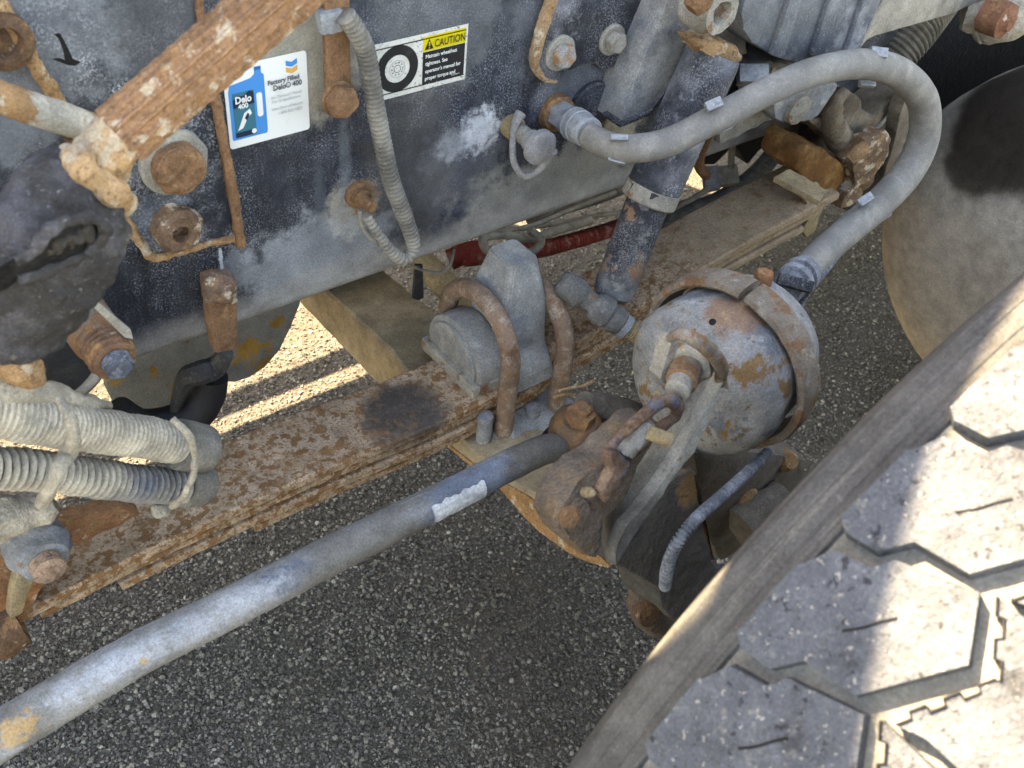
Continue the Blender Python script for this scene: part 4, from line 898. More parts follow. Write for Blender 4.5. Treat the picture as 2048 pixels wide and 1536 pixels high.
bm = ppx([(1384, 955), (1394, 946), (1404, 975), (1420, 1080), (1430, 1120), (1424, 1122), (1412, 1060), (1398, 1000)], -.352, .012, .002); obj('plate_edge', bm, m_adj, kn)
bm = ppx([(1385, 905), (1440, 900), (1530, 905), (1620, 920), (1600, 1000), (1520, 1090), (1440, 1130), (1410, 1060), (1395, 960)], -.30, .10, .012); rough(bm, .004, 24, 6, .015); obj('hub_casting', bm, m_mud, kn)
for a, b, r in ((1575, 922, .0125), (1492, 995, .016), (1545, 1000, .012)):
    bm = lathe(W(a, b, y=-.30), Vector((-.25, -.75, .6)), [(-.008, r * 1.15), (.004, r), (.010, r * .7), (.011, 0)], 18); rough(bm, .0012, 110, a % 5); obj('plug_bolt', bm, m_rust_pale, kn)
bm = tube([(1480, 1060, -.32), (1530, 1020, -.32), (1570, 985, -.32)], [50, 44, 30], n=6, seg=20); rough(bm, .004, 40, 2); obj('hub_rib', bm, m_mud, kn)
o = thing('grease_cap', 'brown lumpy end piece hanging below the knuckle over the asphalt', 'end cap', W(1290, 1220, y=-.33))
bm = tube([(1275, 1165, -.34), (1280, 1200, -.34), (1300, 1230, -.335), (1325, 1240, -.33)], [20, 26, 34, 36], n=8, seg=20); rough(bm, .004, 50, 2); obj('cap_body', bm, m_adj, o)
bm = lathe(W(1300, 1222, y=-.36), Vector((-.1, -.8, .3)), [(-.01, .0165), (.004, .0165), (.006, .010), (.006, 0)], 20); rough(bm, .002, 80, 3); obj('dark_plug', bm, m_rust_dark, o)

# ------------------------------------------------------------------ wrapped conduits at the left edge
m_cl = MT('pale dusty loom', 'a09788', .92); m_cl.layer('b4ab9a', 22, .4, .6, .8).layer('858176', 40, .52, .66, .7, off=3).bump(300, .001, .8)
m_cl2 = MT('dusty dark loom', '777470', .85); m_cl2.layer('a09889', 16, .45, .6, .9).layer('4b5563', 13, .5, .62, .85, off=6).bump(300, .001, .6)
def conduit(label, pts, r, mt, endp, pitch, grp):
    o = thing('conduit', label, 'cable conduit', W(*pts[0][:2], y=pts[0][2]), grp)
    P = [W(a, b, y=c) for a, b, c in pts]; r0 = pxm(P[1], r)
    bm = corrug(P, lambda u: r0, pitch, .12 if pitch < .005 else .24, 26); rough(bm, .0012, 60, r); so_ = obj('ribbed_sleeve', bm, mt, o)
    if pitch > .005:
        so_.data.materials.append(m_gap.m)  # valleys between ribs coloured black to deepen their shade
        for i, f in enumerate(so_.data.polygons):
            if (i // 26) % 5 == 4: f.material_index = 1
    Q = [W(a, b, y=c) for a, b, c in endp]; bm = tube(endp + [(endp[-1][0] + 10, endp[-1][1], endp[-1][2])], [r, r * .98, r * .9, r * .6], n=8, seg=26)
    rough(bm, .0006, 90, 2); obj('end_cuff', bm, MT('cuff ' + label[:5], '6c675f', .9).layer('8f8a80', 30, .45, .7, .7).bump(300, .0008, .6), o); return o
conduit('upper pale mud caked ribbed conduit at the left edge', [(-330, 772, -.17), (-80, 815, -.16), (40, 835, -.16), (150, 855, -.155), (260, 870, -.15), (370, 890, -.145)], 52, m_cl, [(355, 888, -.145), (392, 895, -.143), (412, 898, -.142)], .0043, 'ribbed conduits tied together at left')
conduit('lower ribbed conduit with dark bare ribs at the left edge', [(-330, 925, -.18), (-80, 935, -.17), (60, 940, -.165), (180, 955, -.16), (290, 968, -.155), (385, 970, -.15)], 46, m_cl2, [(368, 970, -.15), (395, 968, -.149), (412, 966, -.148)], .0062, 'ribbed conduits tied together at left')
def tie(label, pts, r=8):
    o = thing('cable_tie', label, 'cable tie', W(*pts[0][:2], y=pts[0][2]), 'ties round the conduits')
    bm = tube(pts, r, n=8, seg=10); rough(bm, .001, 100, 2); obj('band', bm, m_mudloom, o); return o
tie('mud caked tie holding both conduits in the middle', [(120, 800, -.20), (138, 830, -.213), (146, 870, -.215), (138, 905, -.207), (120, 930, -.217), (108, 965, -.218), (85, 1005, -.20)], [11, 12, 15, 19, 15, 12, 16])
tie('narrow pale tie near the right ends of both conduits', [(345, 838, -.18), (376, 868, -.192), (389, 910, -.19), (386, 950, -.193), (368, 992, -.19), (345, 1012, -.17)], 7)
o = thing('mud_lump', 'pale lump of dried mud stuck under the conduits on the spring', 'mud', W(330, 1018, y=-.14)); 
bm = tube([(310, 1025, -.14), (332, 1018, -.14), (352, 1010, -.14)], [10, 14, 8], n=6, seg=12); rough(bm, .003, 90, 2); obj('lump', bm, m_mudloom, o)
o = thing('mud_pile', 'grey and tan caked mud below the conduits at the left edge', 'mud', W(20, 1030, y=-.13)) 
bm = tube([(-70, 1050, -.14), (0, 1038, -.14), (60, 1022, -.14), (110, 1008, -.145)], [62, 52, 36, 16], n=8, seg=20); rough(bm, .008, 30, 2); rough(bm, .003, 90, 3); obj('pile', bm, m_mudloom, o)

# ------------------------------------------------------------------ shackle pin cluster at the left below the boot
pb = thing('pivot_pin', 'short rusty pivot tube with worn dark bolt end below the torn boot', 'pin', W(220, 690, y=-.1))
a_, b_ = W(120, 575, y=-.04), W(232, 724, y=-.14); ax = (b_ - a_).normalized(); L = (b_ - a_).length; k = pxm(b_, 1)
m_pin = MT('pin housing', '7d5d44', .88); m_pin.layer('6a6a64', 26, .5, .6, .95).layer('9b6f45', 40, .56, .66, .8, off=3).bump(160, .0016, .8)
bm = lathe(a_, ax, [(0, 56 * k), (L * .72, 52 * k), (L * .78, 46 * k), (L * .78, 0)], 32); rough(bm, .0012, 60, 2); obj('housing', bm, m_pin, pb)
pr = [(L * .7, 50 * k)]
for i in range(5): pr += [(L * (.74 + i * .045), (50 - (i % 2)) * k), (L * (.765 + i * .045), 45 * k)]
pr += [(L * .985, 45 * k), (L * .99, 0)]; obj('worn_rings', rough(lathe(a_, ax, pr, 32), .0008, 120, 2), rust('ring rust', '755848', .2, .5), pb)
bm = hexhead(a_ + ax * L * .985, ax, 34 * k, .010); bmesh.ops.bevel(bm, geom=bm.edges[:], offset=.0016, segments=2, affect='EDGES'); rough(bm, .001, 120, 2, .005); obj('bolt_end', bm, MT('worn blue steel', '4d535e', .55).layer('828890', 60, .5, .64, .8).layer('2b2d33', 40, .55, .7, .8, off=4).bump(200, .0014, .8), pb)
bm = ppx([(158, 586), (178, 590), (262, 660), (268, 680), (250, 676)], -.135, .004, .001); obj('weld_strip', bm, m_dust, pb)
o = thing('dark_disc', 'dark oily disc behind the pivot pin at the left edge', 'disc', W(95, 725, y=-.03))
bm = lathe(W(80, 712, y=-.02), MY, [(0, .046), (.008, .046), (.012, .040), (.012, 0)], 44); rough(bm, .0006, 60, 2); obj('disc', bm, MT('oily disc', '2c2c2e', .7).layer('3d3b39', 30, .5, .66, .8).layer('6a5a48', 50, .64, .72, .7).bump(160, .0016, .7), o)
bm = sweep([W(80, 712, y=-.02) + Vector((.05 * math.cos(i * .157), -.004, .05 * math.sin(i * .157))) for i in range(41)], .008, 12); rough(bm, .002, 60, 2); obj('rim', bm, m_dust_rust, o)
o = thing('rusted_lug', 'pale rusted lug above the conduits at the left edge', 'lug', W(30, 730, y=-.15))
bm = tube([(-50, 700, -.15), (10, 722, -.155), (55, 745, -.16), (85, 752, -.16)], [48, 40, 30, 14], n=8, seg=18); rough(bm, .005, 50, 2); obj('lug_body', bm, m_rust_pale, o)
bm = tube([(-50, 775, -.15), (30, 780, -.155), (100, 790, -.15), (170, 805, -.14), (215, 812, -.13)], [42, 38, 28, 18, 10], n=8, seg=16); rough(bm, .005, 50, 4); obj('mud_crust', bm, m_mudloom, o)

# ------------------------------------------------------------------ things seen below and behind the rail
o = thing('spotted_plate', 'grey plate with ringed rust spots below the rail near the axle', 'plate', W(460, 730, y=.12))
m_sp = MT('spotted plate', '77746c', .9); m_sp.layer('6a665e', 12, .5, .7, .7)
dv = m_sp.voro(26, 'F1'); rg = m_sp.math('MULTIPLY', m_sp.rng(dv, .30, .22), m_sp.rng(m_sp.noise(14, 2), .46, .56)); m_sp.mix(rg, '8a6a35')
m_sp.layer('98702c', 18, .56, .64, .9, off=5).layer('7a4f24', 60, .6, .68, .7, off=8).bump(160, .001, .6)
out = [(200, 660), (330, 650), (480, 590), (610, 560), (600, 610), (582, 655), (560, 700), (530, 735), (500, 755), (470, 765), (430, 762), (405, 770), (395, 810), (330, 850), (250, 850), (215, 780)]
obj('plate', ppx(out, .10, .012, .002), m_sp, o)
o = thing('tan_rod', 'pale tan rod rising towards the rail behind the first u-bolt', 'rod', W(880, 560, y=.12))
bm = tube([(820, 500, .16), (860, 540, .14), (900, 580, .12), (950, 640, .10)], [26, 27, 28, 28], n=8, seg=18); rough(bm, .001, 70, 2); obj('rod', bm, m_tan, o)
# looms and wires under the rail
def cableth(name, label, pts, r, mt, cat='cable', grp=None, cor=None):
    o = thing(name, label, cat, W(*pts[0][:2], y=pts[0][2]), grp)
    if cor: 
        P = [W(a, b, y=c) for a, b, c in pts]; obj('sleeve', corrug(P, pxm(P[0], r), cor, .14, 16), mt, o)
    else: obj('sheath', tube(pts, r, n=10, seg=12), mt, o)
    return o
cableth('red_loom', 'dark red ribbed loom behind the bump block under the rail', [(930, 515, .14), (1010, 508, .15), (1090, 496, .16), (1180, 472, .18), (1280, 440, .22), (1380, 410, .28)], 19, m_red, 'cable conduit', None, .007)
cableth('red_hose', 'plain dark red hose stub beside the bump block', [(900, 520, .16), (935, 505, .15), (970, 500, .14)], 22, m_red, 'hose')
cableth('looped_cable', 'pale flat cable looped above the bump block', [(1180, 440, .12), (1110, 462, .11), (1060, 478, .10), (1010, 470, .09), (968, 476, .09), (975, 500, .08), (1015, 512, .08), (1060, 505, .08), (1082, 482, .08), (1060, 460, .09)], 9, m_wire)
cableth('thin_cable', 'thin pale cable running under the rail edge above the red loom', [(960, 470, .10), (1060, 452, .11), (1140, 420, .12), (1230, 385, .14)], 5, m_wire, 'cable', 'thin cables under the rail')
cableth('thin_cable', 'thin cable drooping lowest between the rail edge and the shock', [(1040, 458, .14), (1120, 446, .14), (1200, 430, .14), (1260, 424, .16)], 5, m_wire, 'cable', 'thin cables under the rail')
cableth('grey_loom', 'grey ribbed loom right under the rail left of the shock', [(1060, 440, .16), (1130, 415, .17), (1210, 390, .18), (1270, 365, .2)], 14, m_loom, 'cable conduit', None, .004)
cableth('dark_hose', 'dark hose running behind the shock above the spring', [(1290, 470, .10), (1360, 430, .10), (1440, 400, .10), (1510, 350, .10), (1560, 290, .10), (1580, 250, .10)], 19, m_rubber, 'hose')
o = thing('wire_connector', 'grey plug connector with wires under the rail right of the shock', 'connector', W(1450, 355, y=.03))
c = W(1454, 352, y=.03); k = pxm(c)
obj('plug', block(c, rt * 20 * k - dn * 3 * k, (rt * 3 + dn * 19) * k, fw * 16 * k, .002), m_wire, o)
obj('socket', block(c - rt * 32 * k + dn * 6 * k, rt * 16 * k - dn * 3 * k, (rt * 3 + dn * 24) * k, fw * 14 * k, .004), m_greymetal, o)
obj('wire', tube([(1462, 335, .03), (1464, 300, .02), (1468, 265, .0), (1482, 225, -.02)], 7, n=8, seg=10), m_wire, o)
obj('wire', tube([(1412, 350, .03), (1398, 330, .02), (1404, 300, .0), (1420, 265, -.02)], 11, n=8, seg=10), m_rust, o)
obj('wire', tube([(1420, 375, .03), (1380, 400, .04), (1330, 424, .06)], 6, n=8, seg=10), m_wire, o)

# ------------------------------------------------------------------ right of the shock: valve, ribbed box, big duct
rb = thing('ribbed_box', 'grey ribbed box with rounded corner at the top of the frame', 'box', W(1600, 60, y=-.12))
m_box = MT('box paint', '464c57', .8); m_box.layer('858a91', 18, .5, .64, .75).layer('3f4652', 9, .52, .66, .8, off=4).layer('a5a7a8', 280, .56, .7, .6, off=2).grad('Z', .80, .86, '8d8c88', .4, .05, 12).bump(120, .001, .5)
out = [(1500, -60), (1484, 30), (1488, 62), (1505, 88), (1545, 112), (1600, 132), (1680, 128), (1740, 60), (1790, -60)]
obj('cover', ppx(out, -.10, .10, .006), m_box, rb)
for x in (1560, 1640, 1708): obj('rib', ppx([(x + 40, -60), (x + 64, -60), (x + 8, 120), (x - 16, 112)], -.107, .008, .003), m_box, rb)
o = thing('dusty_flange', 'pale dusty flange of the frame above the big duct', 'flange', W(1850, 40, y=-.1))
out = [(1760, 10), (1800, -60), (2060, -120), (1985, -8), (1900, 30), (1752, 72), (1735, 80), (1715, 105), (1690, 100)]
obj('flange_plate', ppx(out, -.09, .06, .003), m_dust, o)
cableth('big_duct', 'large dark ribbed duct coming down under the dusty flange', [(1890, -20, .02), (1830, 60, .0), (1780, 120, .0), (1745, 180, .0), (1728, 230, .01)], 46, m_loom, 'duct', None, .0065)
va = thing('cast_valve', 'dusty cast valve body hanging under the ribbed box', 'valve', W(1580, 220, y=-.06))
bm = ppx([(1500, 130), (1545, 120), (1640, 140), (1680, 170), (1640, 230), (1610, 246), (1570, 250), (1552, 236), (1545, 200), (1510, 175)], -.07, .06, .006); rough(bm, .004, 40, 2, .01); obj('valve_body', bm, m_greymetal, va)
bm = lathe(W(1590, 215, y=-.07), MY, [(0, .018), (.008, .018), (.012, .012), (.012, 0)], 20); rough(bm, .0015, 90, 2); obj('port', bm, m_dust_rust, va)
bm = lathe(W(1500, 165, y=-.07), MY * .6 + Vector((.3, 0, .4)), [(-.01, .012), (.012, .014), (.014, .010), (.03, .010), (.03, 0)], 22); obj('elbow', bm, m_tan, va)
bm = ppx([(1440, 235), (1500, 200), (1540, 195), (1555, 215), (1545, 240), (1500, 262), (1440, 290)], -.02, .02, .003); rough(bm, .003, 60, 2, .01); obj('bracket', bm, m_dust, va)
bm = block(W(1505, 150, y=-.085), rt * .016, dn * .010, fw * .01, .002); obj('cap', bm, m_galv, va)
# spring hanger castings
hg = thing('spring_hanger', 'brown grey cast spring hanger above the rear end of the spring', 'spring hanger', W(1650, 240, y=-.05))
m_hg = MT('hanger cast', '6a5f52', .9); m_hg.layer('857a6b', 20, .45, .66, .8).layer('4a4037', 16, .52, .68, .8, off=3).layer(RUST, 55, .62, .68, .8, off=5).bump(80, .003, .7).bump(320, .001, .7)
bm = ppx([(1612, 238), (1640, 262), (1690, 300), (1712, 300), (1760, 250), (1800, 205), (1815, 180), (1790, 195), (1750, 235), (1725, 225), (1722, 200), (1700, 185), (1690, 210), (1660, 235)], -.06, .05, .006); rough(bm, .004, 36, 2, .01); obj('casting', bm, m_hg, hg)
bm = tube([(1690, 180, -.07), (1672, 205, -.07), (1664, 240, -.065), (1680, 280, -.06)], [12, 15, 22, 30], n=8, seg=14); rough(bm, .002, 60, 2); obj('web', bm, m_hg, hg)
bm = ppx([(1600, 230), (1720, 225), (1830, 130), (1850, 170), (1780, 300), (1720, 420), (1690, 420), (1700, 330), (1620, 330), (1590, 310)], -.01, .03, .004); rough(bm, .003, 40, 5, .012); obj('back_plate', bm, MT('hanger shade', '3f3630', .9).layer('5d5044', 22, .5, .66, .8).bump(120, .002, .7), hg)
pd = thing('spring_pad', 'rusty rounded block on the rear end of the spring', 'pad', W(1645, 340, y=-.05))
bm = ppx([(1600, 305), (1618, 290), (1655, 305), (1692, 335), (1690, 360), (1672, 390), (1660, 388), (1620, 362), (1588, 340)], -.085, .06, .004); rough(bm, .003, 50, 2, .008); obj('block', bm, MT('brown rust', '6b4a2c', .9).layer('8a6a42', 40, .48, .64, .8).layer('4f3622', 24, .5, .68, .8, off=3).bump(140, .0016, .7), pd)
skl = thing('hanger_shackle', 'flaking rusty shackle plate between the spring pad and the hose', 'shackle', W(1750, 320, y=-.09))
bm = ppx([(1705, 330), (1735, 285), (1775, 265), (1782, 290), (1765, 330), (1740, 372), (1722, 400), (1700, 412), (1680, 420), (1690, 395), (1712, 372)], -.10, .025, .004); rough(bm, .005, 50, 2, .008); obj('plate', bm, rust('flaking rust', '6a5644', .45, .6), skl)
bm = tube([(1700, 318, -.115), (1715, 305, -.118), (1732, 292, -.12)], [12, 15, 13], n=6, seg=14); rough(bm, .0012, 110, 2); obj('bolt', bm, m_rust_pale, skl)
bm = ppx([(1755, 390), (1775, 330), (1788, 290), (1800, 230), (1825, 160), (1842, 170), (1812, 280), (1790, 350), (1766, 400)], -.085, .02, .003); rough(bm, .002, 60, 2, .01); obj('side_link', bm, m_hg, skl)
# top right corner
o = thing('crusted_mount', 'mud crusted rusty mount in the top right corner', 'mount', W(1990, 40, y=-.1))
bm = tube([(1925, 30, -.08), (1970, 35, -.1), (2010, 30, -.12), (2060, 10, -.12)], [30, 44, 52, 48], n=8, seg=22); rough(bm, .006, 45, 2); rough(bm, .002, 120, 4); obj('crust', bm, m_mudloom, o)
bm = lathe(W(2002, 38, y=-.135), MY, [(-.02, .024), (.008, .022), (.012, .012), (.016, .010), (.016, 0)], 22); rough(bm, .003, 80, 2); obj('nut', bm, rust('red brown rust', '7d5442', .3, .5), o)
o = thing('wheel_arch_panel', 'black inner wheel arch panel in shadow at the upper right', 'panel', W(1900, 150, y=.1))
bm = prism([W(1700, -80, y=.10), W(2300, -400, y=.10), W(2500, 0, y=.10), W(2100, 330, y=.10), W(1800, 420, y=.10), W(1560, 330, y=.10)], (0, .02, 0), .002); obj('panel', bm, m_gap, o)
# dusty tank
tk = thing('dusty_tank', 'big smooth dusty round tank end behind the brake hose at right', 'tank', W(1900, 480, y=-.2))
m_tk = MT('tank dust and painted shadow', 'aaa499', .93); m_tk.layer('968e80', 5, .4, .7, .8).layer('97907f', 400, .6, .75, .4).layer('6a5f52', 700, .68, .76, .4, off=2).spot(W(2010, 255, x=1.40), .09, '433d36', .95, .4, 12, .7).spot(W(2060, 200, x=1.40), .12, '332d28', .95, .35, 9, .3).spot(W(1960, 330, x=1.40), .05, '3a342d', .9, .4, 12, .4).bump(500, .0004, .5)  # the three dark spots paint a cast shadow on the upper tank end
TX = 1.42; r_ = .29; tc = Vector((TX, -.274, .446))
print('tank', tc)
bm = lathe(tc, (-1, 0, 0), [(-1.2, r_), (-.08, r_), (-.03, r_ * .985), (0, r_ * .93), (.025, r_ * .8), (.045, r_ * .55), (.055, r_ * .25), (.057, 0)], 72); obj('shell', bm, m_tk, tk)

o = thing('shade_backing', 'dark sheet standing in for shade behind the wires right of the shock', 'backing', W(1560, 260, y=.3))
bm = ppx([(1380, 330), (1560, 215), (1740, 160), (1740, 350), (1620, 345), (1572, 282), (1520, 300), (1496, 330), (1470, 290), (1430, 330)], .3, .05, .004); obj('beam', bm, m_gap, o)  # added dark sheet filling the shaded cavity behind the wires

# ------------------------------------------------------------------ tyre
TXc, TY0, TR = .675, -.57, .507
ty = thing('tyre', 'large dusty truck tyre with chunky tread blocks at lower right', 'tyre', Vector((TXc, TY0 - .15, 0)))
TC = Vector((TXc, 0, TR))
def cyl(a, y, r): return Vector((TXc + r * math.cos(a), y, TR + r * math.sin(a)))
def hit(px, py, r):
    d = ray(px, py); ox, oz = CP.x - TXc, CP.z - TR
    A = d.x ** 2 + d.z ** 2; B = 2 * (ox * d.x + oz * d.z); C = ox * ox + oz * oz - r * r
    D = B * B - 4 * A * C
    t = (-B - math.sqrt(max(D, 0))) / (2 * A); p = CP + d * t
    return math.atan2(p.z - TR, p.x - TXc), p.y
WD = .30; RG = TR - .0105
m_ty = MT('tyre rubber', '505358', .88)
m_ty.layer('5e6165', 18, .42, .64, .8).layer('393a3d', 34, .54, .68, .8, off=3).layer('6d6c69', 120, .58, .68, .7, off=5).layer('27272b', 160, .58, .66, .85, off=11).layer('8f8c86', 260, .645, .70, .9, 2, off=8)
m_ty.bump(60, .0012, .6).bump(190, .0028, .9, 5).bump(520, .0012, .7).gloss(150, .6, .95)
m_tg = MT('tread groove dust', '77756e', .95); m_tg.layer('66635c', 14, .5, .7, .7).layer('78736a', 90, .5, .7, .5).bump(160, .001, .6)
m_sw = MT('tyre shoulder rubber', '4a4948', .85); m_sw.layer('3c3b3a', 14, .5, .6, .8, 4, .7, stretch=(.12, 7, .12)).layer('66645f', 22, .58, .66, .6, 4, .7, stretch=(.1, 8, .1), off=6).layer('565450', 9, .42, .68, .8, stretch=(1, 1, 1)).layer('454340', 24, .55, .7, .7, off=4).layer('77736c', 200, .6, .72, .4).bump(400, .0006, .6)
prof = [(TY0 + .014, .30), (TY0 + .022, .40), (TY0 + .016, .455), (TY0 + .006, TR - .022), (TY0, TR - .012), (TY0 - .002, TR - .0105), (TY0 - .010, TR - .0095), (TY0 - .0113, TR - .0101), (TY0 - .0121, TR - .0093), (TY0 - .021, TR - .0082), (TY0 - .0223, TR - .009), (TY0 - .0233, TR - .008), (TY0 - .031, TR - .0075), (TY0 - .033, RG)]
prof += [(TY0 - WD, RG), (TY0 - WD - .03, TR - .02), (TY0 - WD - .04, TR - .06), (TY0 - WD - .03, .40), (TY0 - WD - .02, .30)]
bm = bmesh.new(); NS = 220; rows = []
for k in range(NS): rows.append([bm.verts.new(cyl(2 * math.pi * k / NS, y, r)) for y, r in prof])
sidefaces = []
for k in range(NS):
    a, b = rows[k], rows[(k + 1) % NS]
    for j in range(len(prof) - 1): bm.faces.new((a[j], a[j + 1], b[j + 1], b[j]))
obj('carcass', bm, m_sw, ty, angle=25)
bm = bmesh.new(); rows = []
for k in range(NS): rows.append([bm.verts.new(cyl(2 * math.pi * k / NS, y, r)) for y, r in ((TY0 - .031, RG + .0006), (TY0 - WD + .0, RG + .0006))])
for k in range(NS): bm.faces.new((rows[k][0], rows[k][1], rows[(k + 1) % NS][1], rows[(k + 1) % NS][0]))
obj('groove_floor', bm, m_tg, ty)
# wheel disc inside the tyre
obj('wheel_disc', lathe(TC + Vector((0, TY0 - .06, 0)), (0, 1, 0), [(0, .31), (.04, .31), (.045, .29), (-.03, .26), (-.04, .12), (.02, .1), (.02, 0)], 48), m_mud, ty)
def tblock(pts, name='tread_block', a_off=0, offs=(-.0012, -.0002, .0012)):
    """tread block: outline in (angle, Y) on the tyre, standing up from the groove floor with sloped walls"""
    n = len(pts); ca = sum(p[0] for p in pts) / n; cy = sum(p[1] for p in pts) / n
    # finer outline
    q = []
    for i in range(n):
        a, b = pts[i], pts[(i + 1) % n]; L = math.hypot((b[0] - a[0]) * TR, b[1] - a[1]); m = max(1, int(L / .012))
        for j in range(m): q.append((a[0] + (b[0] - a[0]) * j / m, a[1] + (b[1] - a[1]) * j / m))
    N = len(q); bm = bmesh.new(); rings = []
    # inward offset by normal
    def off(d):
        o = []
        for i in range(N):
            a, b, c = q[i - 1], q[i], q[(i + 1) % N]; tx, tyy = (c[0] - a[0]) * TR, c[1] - a[1]; L = math.hypot(tx, tyy) or 1
            o.append((b[0] + s * tyy / L * d / TR, b[1] - s * tx / L * d))
        return o
    area = sum((q[i][0] * q[(i + 1) % N][1] - q[(i + 1) % N][0] * q[i][1]) for i in range(N)); s = -1 if area > 0 else 1
    for d, r in zip(offs, (RG - .001, TR - .0014, TR)): rings.append([bm.verts.new(cyl(a + a_off, y, r)) for a, y in off(d)])
    for a, b in zip(rings[:-1], rings[1:]):
        for k in range(N): bm.faces.new((a[k], a[(k + 1) % N], b[(k + 1) % N], b[k]))
    for tri in geometry.tessellate_polygon([[Vector((a * TR, y, 0)) for a, y in off(offs[-1])]]):
        try: bm.faces.new([rings[-1][i] for i in tri])
        except ValueError: pass
    es = [e for e in bm.edges if e.calc_length() > .016]
    for _ in range(3):
        es = [e for e in bm.edges if e.calc_length() > .014]
        if es: bmesh.ops.subdivide_edges(bm, edges=es, cuts=1); bmesh.ops.triangulate(bm, faces=[f for f in bm.faces if len(f.verts) > 3])
    for v in bm.verts:
        r = math.hypot(v.co.x - TXc, v.co.z - TR)
        if r > TR - .0035 and r < TR - .00005: pass
        if r > TR - .0018:
            k = (TR + .0008 * noise.noise(v.co * 60)) / r; v.co.x = TXc + (v.co.x - TXc) * k; v.co.z = TR + (v.co.z - TR) * k
    return obj(name, bm, m_ty, ty, angle=40)
blkC = [(1500, 1215), (1587, 1117), (1608, 1128), (1666, 1100), (1744, 1137), (1789, 1120), (1958, 1185), (1936, 1329), (1710, 1390), (1608, 1320), (1539, 1337), (1481, 1295), (1462, 1252)]
C_ = [hit(a, b, TR) for a, b in blkC]
C_[0] = (C_[0][0], min(C_[0][1], TY0 - .029)); C_ = [(a, min(y, TY0 - .029)) for a, y in C_]
PIT = 2 * math.pi / round(2 * math.pi / (hit(1710, 1390, TR)[0] - hit(1943, 1148, TR)[0]))
NP = round(2 * math.pi / PIT)
E1, E2, E3 = hit(2003, 1194, TR), hit(1994, 1366, TR), hit(1787, 1444, TR)
print('pitch', PIT, NP, E1, E2, E3, [(round(a, 3), round(b, 3)) for a, b in C_])
YM = TY0 - WD / 2
E_ = [E1, E2, E3, (E1[0] + PIT - .014, E1[1] - .018), (E1[0] + PIT - .016, 2 * YM - E1[1]), (E1[0], 2 * YM - E1[1])]
def spin(o, n):
    L = Vector(o.parent.location); c = TC + Vector((0, 0, 0)) - L
    o.matrix_basis = Matrix.Translation(c) @ Matrix.Rotation(n * PIT, 4, 'Y') @ Matrix.Translation(-c)
def steps(a, b, n):
    """stepped block edge from a to b"""
    o = []; L = math.hypot((b[0] - a[0]) * TR, b[1] - a[1]); nx, ny = (b[1] - a[1]) / L, -(b[0] - a[0]) * TR / L
    for i in range(n):
        for t in (i / n, (i + .93) / n):
            k = .0016 * (1 if i % 2 else -1); o.append((a[0] + (b[0] - a[0]) * t + nx * k / TR, a[1] + (b[1] - a[1]) * t + ny * k))
    return o
E_ = steps(E1, E2, 4) + steps(E2, E3, 6) + E_[2:]
SE = [(a, b) for a, b in steps(E1, E2, 4) + steps(E2, E3, 6)]
protos = [tblock(C_), tblock(E_, offs=(-.0003, .0, .0002)), tblock([(a + PIT * .5, 2 * YM - y) for a, y in C_][::-1])]
def sipe(pts):
    P = [cyl(hit(a, b, TR)[0], hit(a, b, TR)[1], TR + .0004) for a, b in pts]
    bm = sweep(catmull(P, 6), .0007, 8); return obj('sipe', bm, m_gap, protos[0])
sl_ = [cyl(a, y - 0.0, TR + .0002) for a, y in SE]
obj('sipe', sweep(sl_, .0009, 6), m_gap, protos[1])
sipes = [sipe([(1685, 1262), (1725, 1256), (1762, 1244), (1795, 1236)])]
for p in protos:
    for n in range(1, NP):
        c = p.copy(); COL.objects.link(c); spin(c, n)
        for q in p.children:
            d = q.copy(); COL.objects.link(d); d.parent = c

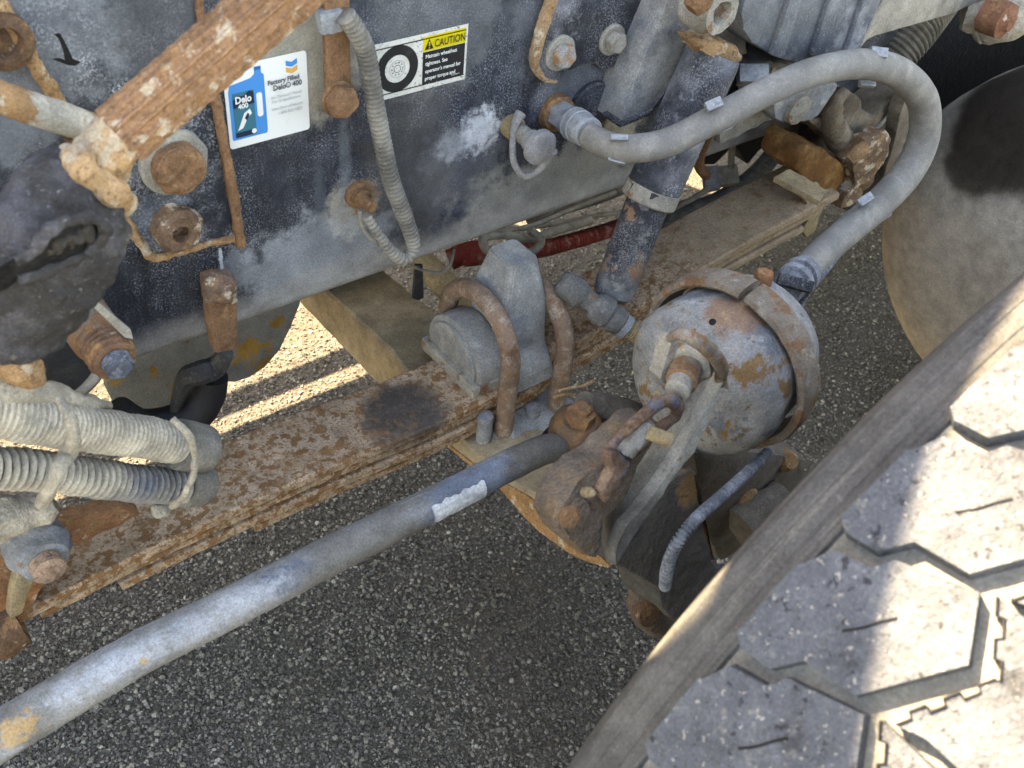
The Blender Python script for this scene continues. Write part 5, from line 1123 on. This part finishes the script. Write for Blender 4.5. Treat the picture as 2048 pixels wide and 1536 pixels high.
# ------------------------------------------------------------------ unseen parts above and behind the rail, mostly added to block the sun
m_blocker = MT('blocker paint', '4a4d52', .5).layer('6d6c69', 6, .5, .7, .6)
o = thing('unseen_engine_blocker', 'unseen dark oily engine between the chassis rails, shaped to shade the ground', 'engine', Vector((.2, .43, .7)))
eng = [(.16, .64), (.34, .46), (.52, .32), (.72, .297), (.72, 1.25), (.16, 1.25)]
obj('engine_blocker_body', prism([Vector((-1.4, y, z)) for y, z in eng], (4.6, 0, 0), .01), m_gap, o)  # unseen engine, stretched and undercut so its shadow covers the ground
for x0, L, wh in ((.66, .35, 'nearest the engine front'), (1.11, .32, 'in the middle of the row'), (1.63, .9, 'longest and last of the row')):  # added unseen cylinders; gaps between them let sun patches through
    o = thing('sun_blocker', 'unseen black cylinder added to shade the ground, ' + wh, 'tank', Vector((x0 + L / 2, .95, .7)), 'unseen cylinders added to shade the ground')
    obj('shell', lathe((x0, .97, .72), (1, 0, 0), [(0, .24), (.01, .30), (.03, .31), (L - .03, .31), (L - .01, .30), (L, .24)], 40), m_black, o)
o = thing('sun_blocker_panel', 'unseen panel added above the chassis rail to block the sun', 'panel', Vector((.6, .04, 1.0)))  # added unseen panel keeping the sun off rail, spring and inner tread
HT = 1.703
hole = [(.008, 1.550), (.015, 1.563), (.022, 1.573), (.030, 1.577), (.042, 1.580), (.047, 1.572), (.036, 1.553), (.026, 1.535), (.014, 1.518), (.003, 1.518), (.001, 1.538)]   # opening cut so a sun patch lands on the tyre shoulder
outer = [(-1.8, .98), (3.2, .98), (3.2, HT), (-1.8, HT)]
bm = bmesh.new(); pts_ = outer + hole; vs = [bm.verts.new(Vector((x, .04, z))) for x, z in pts_]
for tri in geometry.tessellate_polygon([[Vector((x, z, 0)) for x, z in outer], [Vector((x, z, 0)) for x, z in hole]]): bm.faces.new([vs[i] for i in tri])
r = bmesh.ops.extrude_face_region(bm, geom=bm.faces[:]); bmesh.ops.translate(bm, vec=(0, .003, 0), verts=[v for v in r['geom'] if isinstance(v, bmesh.types.BMVert)])
obj('panel', bm, m_blocker, o, smooth=False)
fr2 = thing('far_rail', 'far side chassis rail parallel to the near one', 'chassis rail', Vector((.55, .86, .62)))
obj('web_plate', block((.6, .86, .8), (1.3, 0, 0), (0, .004, 0), (0, 0, .17), .001), m_black, fr2)
o = thing('unseen_far_spring', 'unseen far side leaf spring placed to stripe the ground with shadow', 'leaf spring', Vector((.5, .92, .47)))
obj('leaf', block((.5, .918, .468), (.8, 0, 0), (0, .021, 0), (0, 0, .006), .001), m_rust, o)  # unseen bar, sized and placed to cast the dark ground stripe
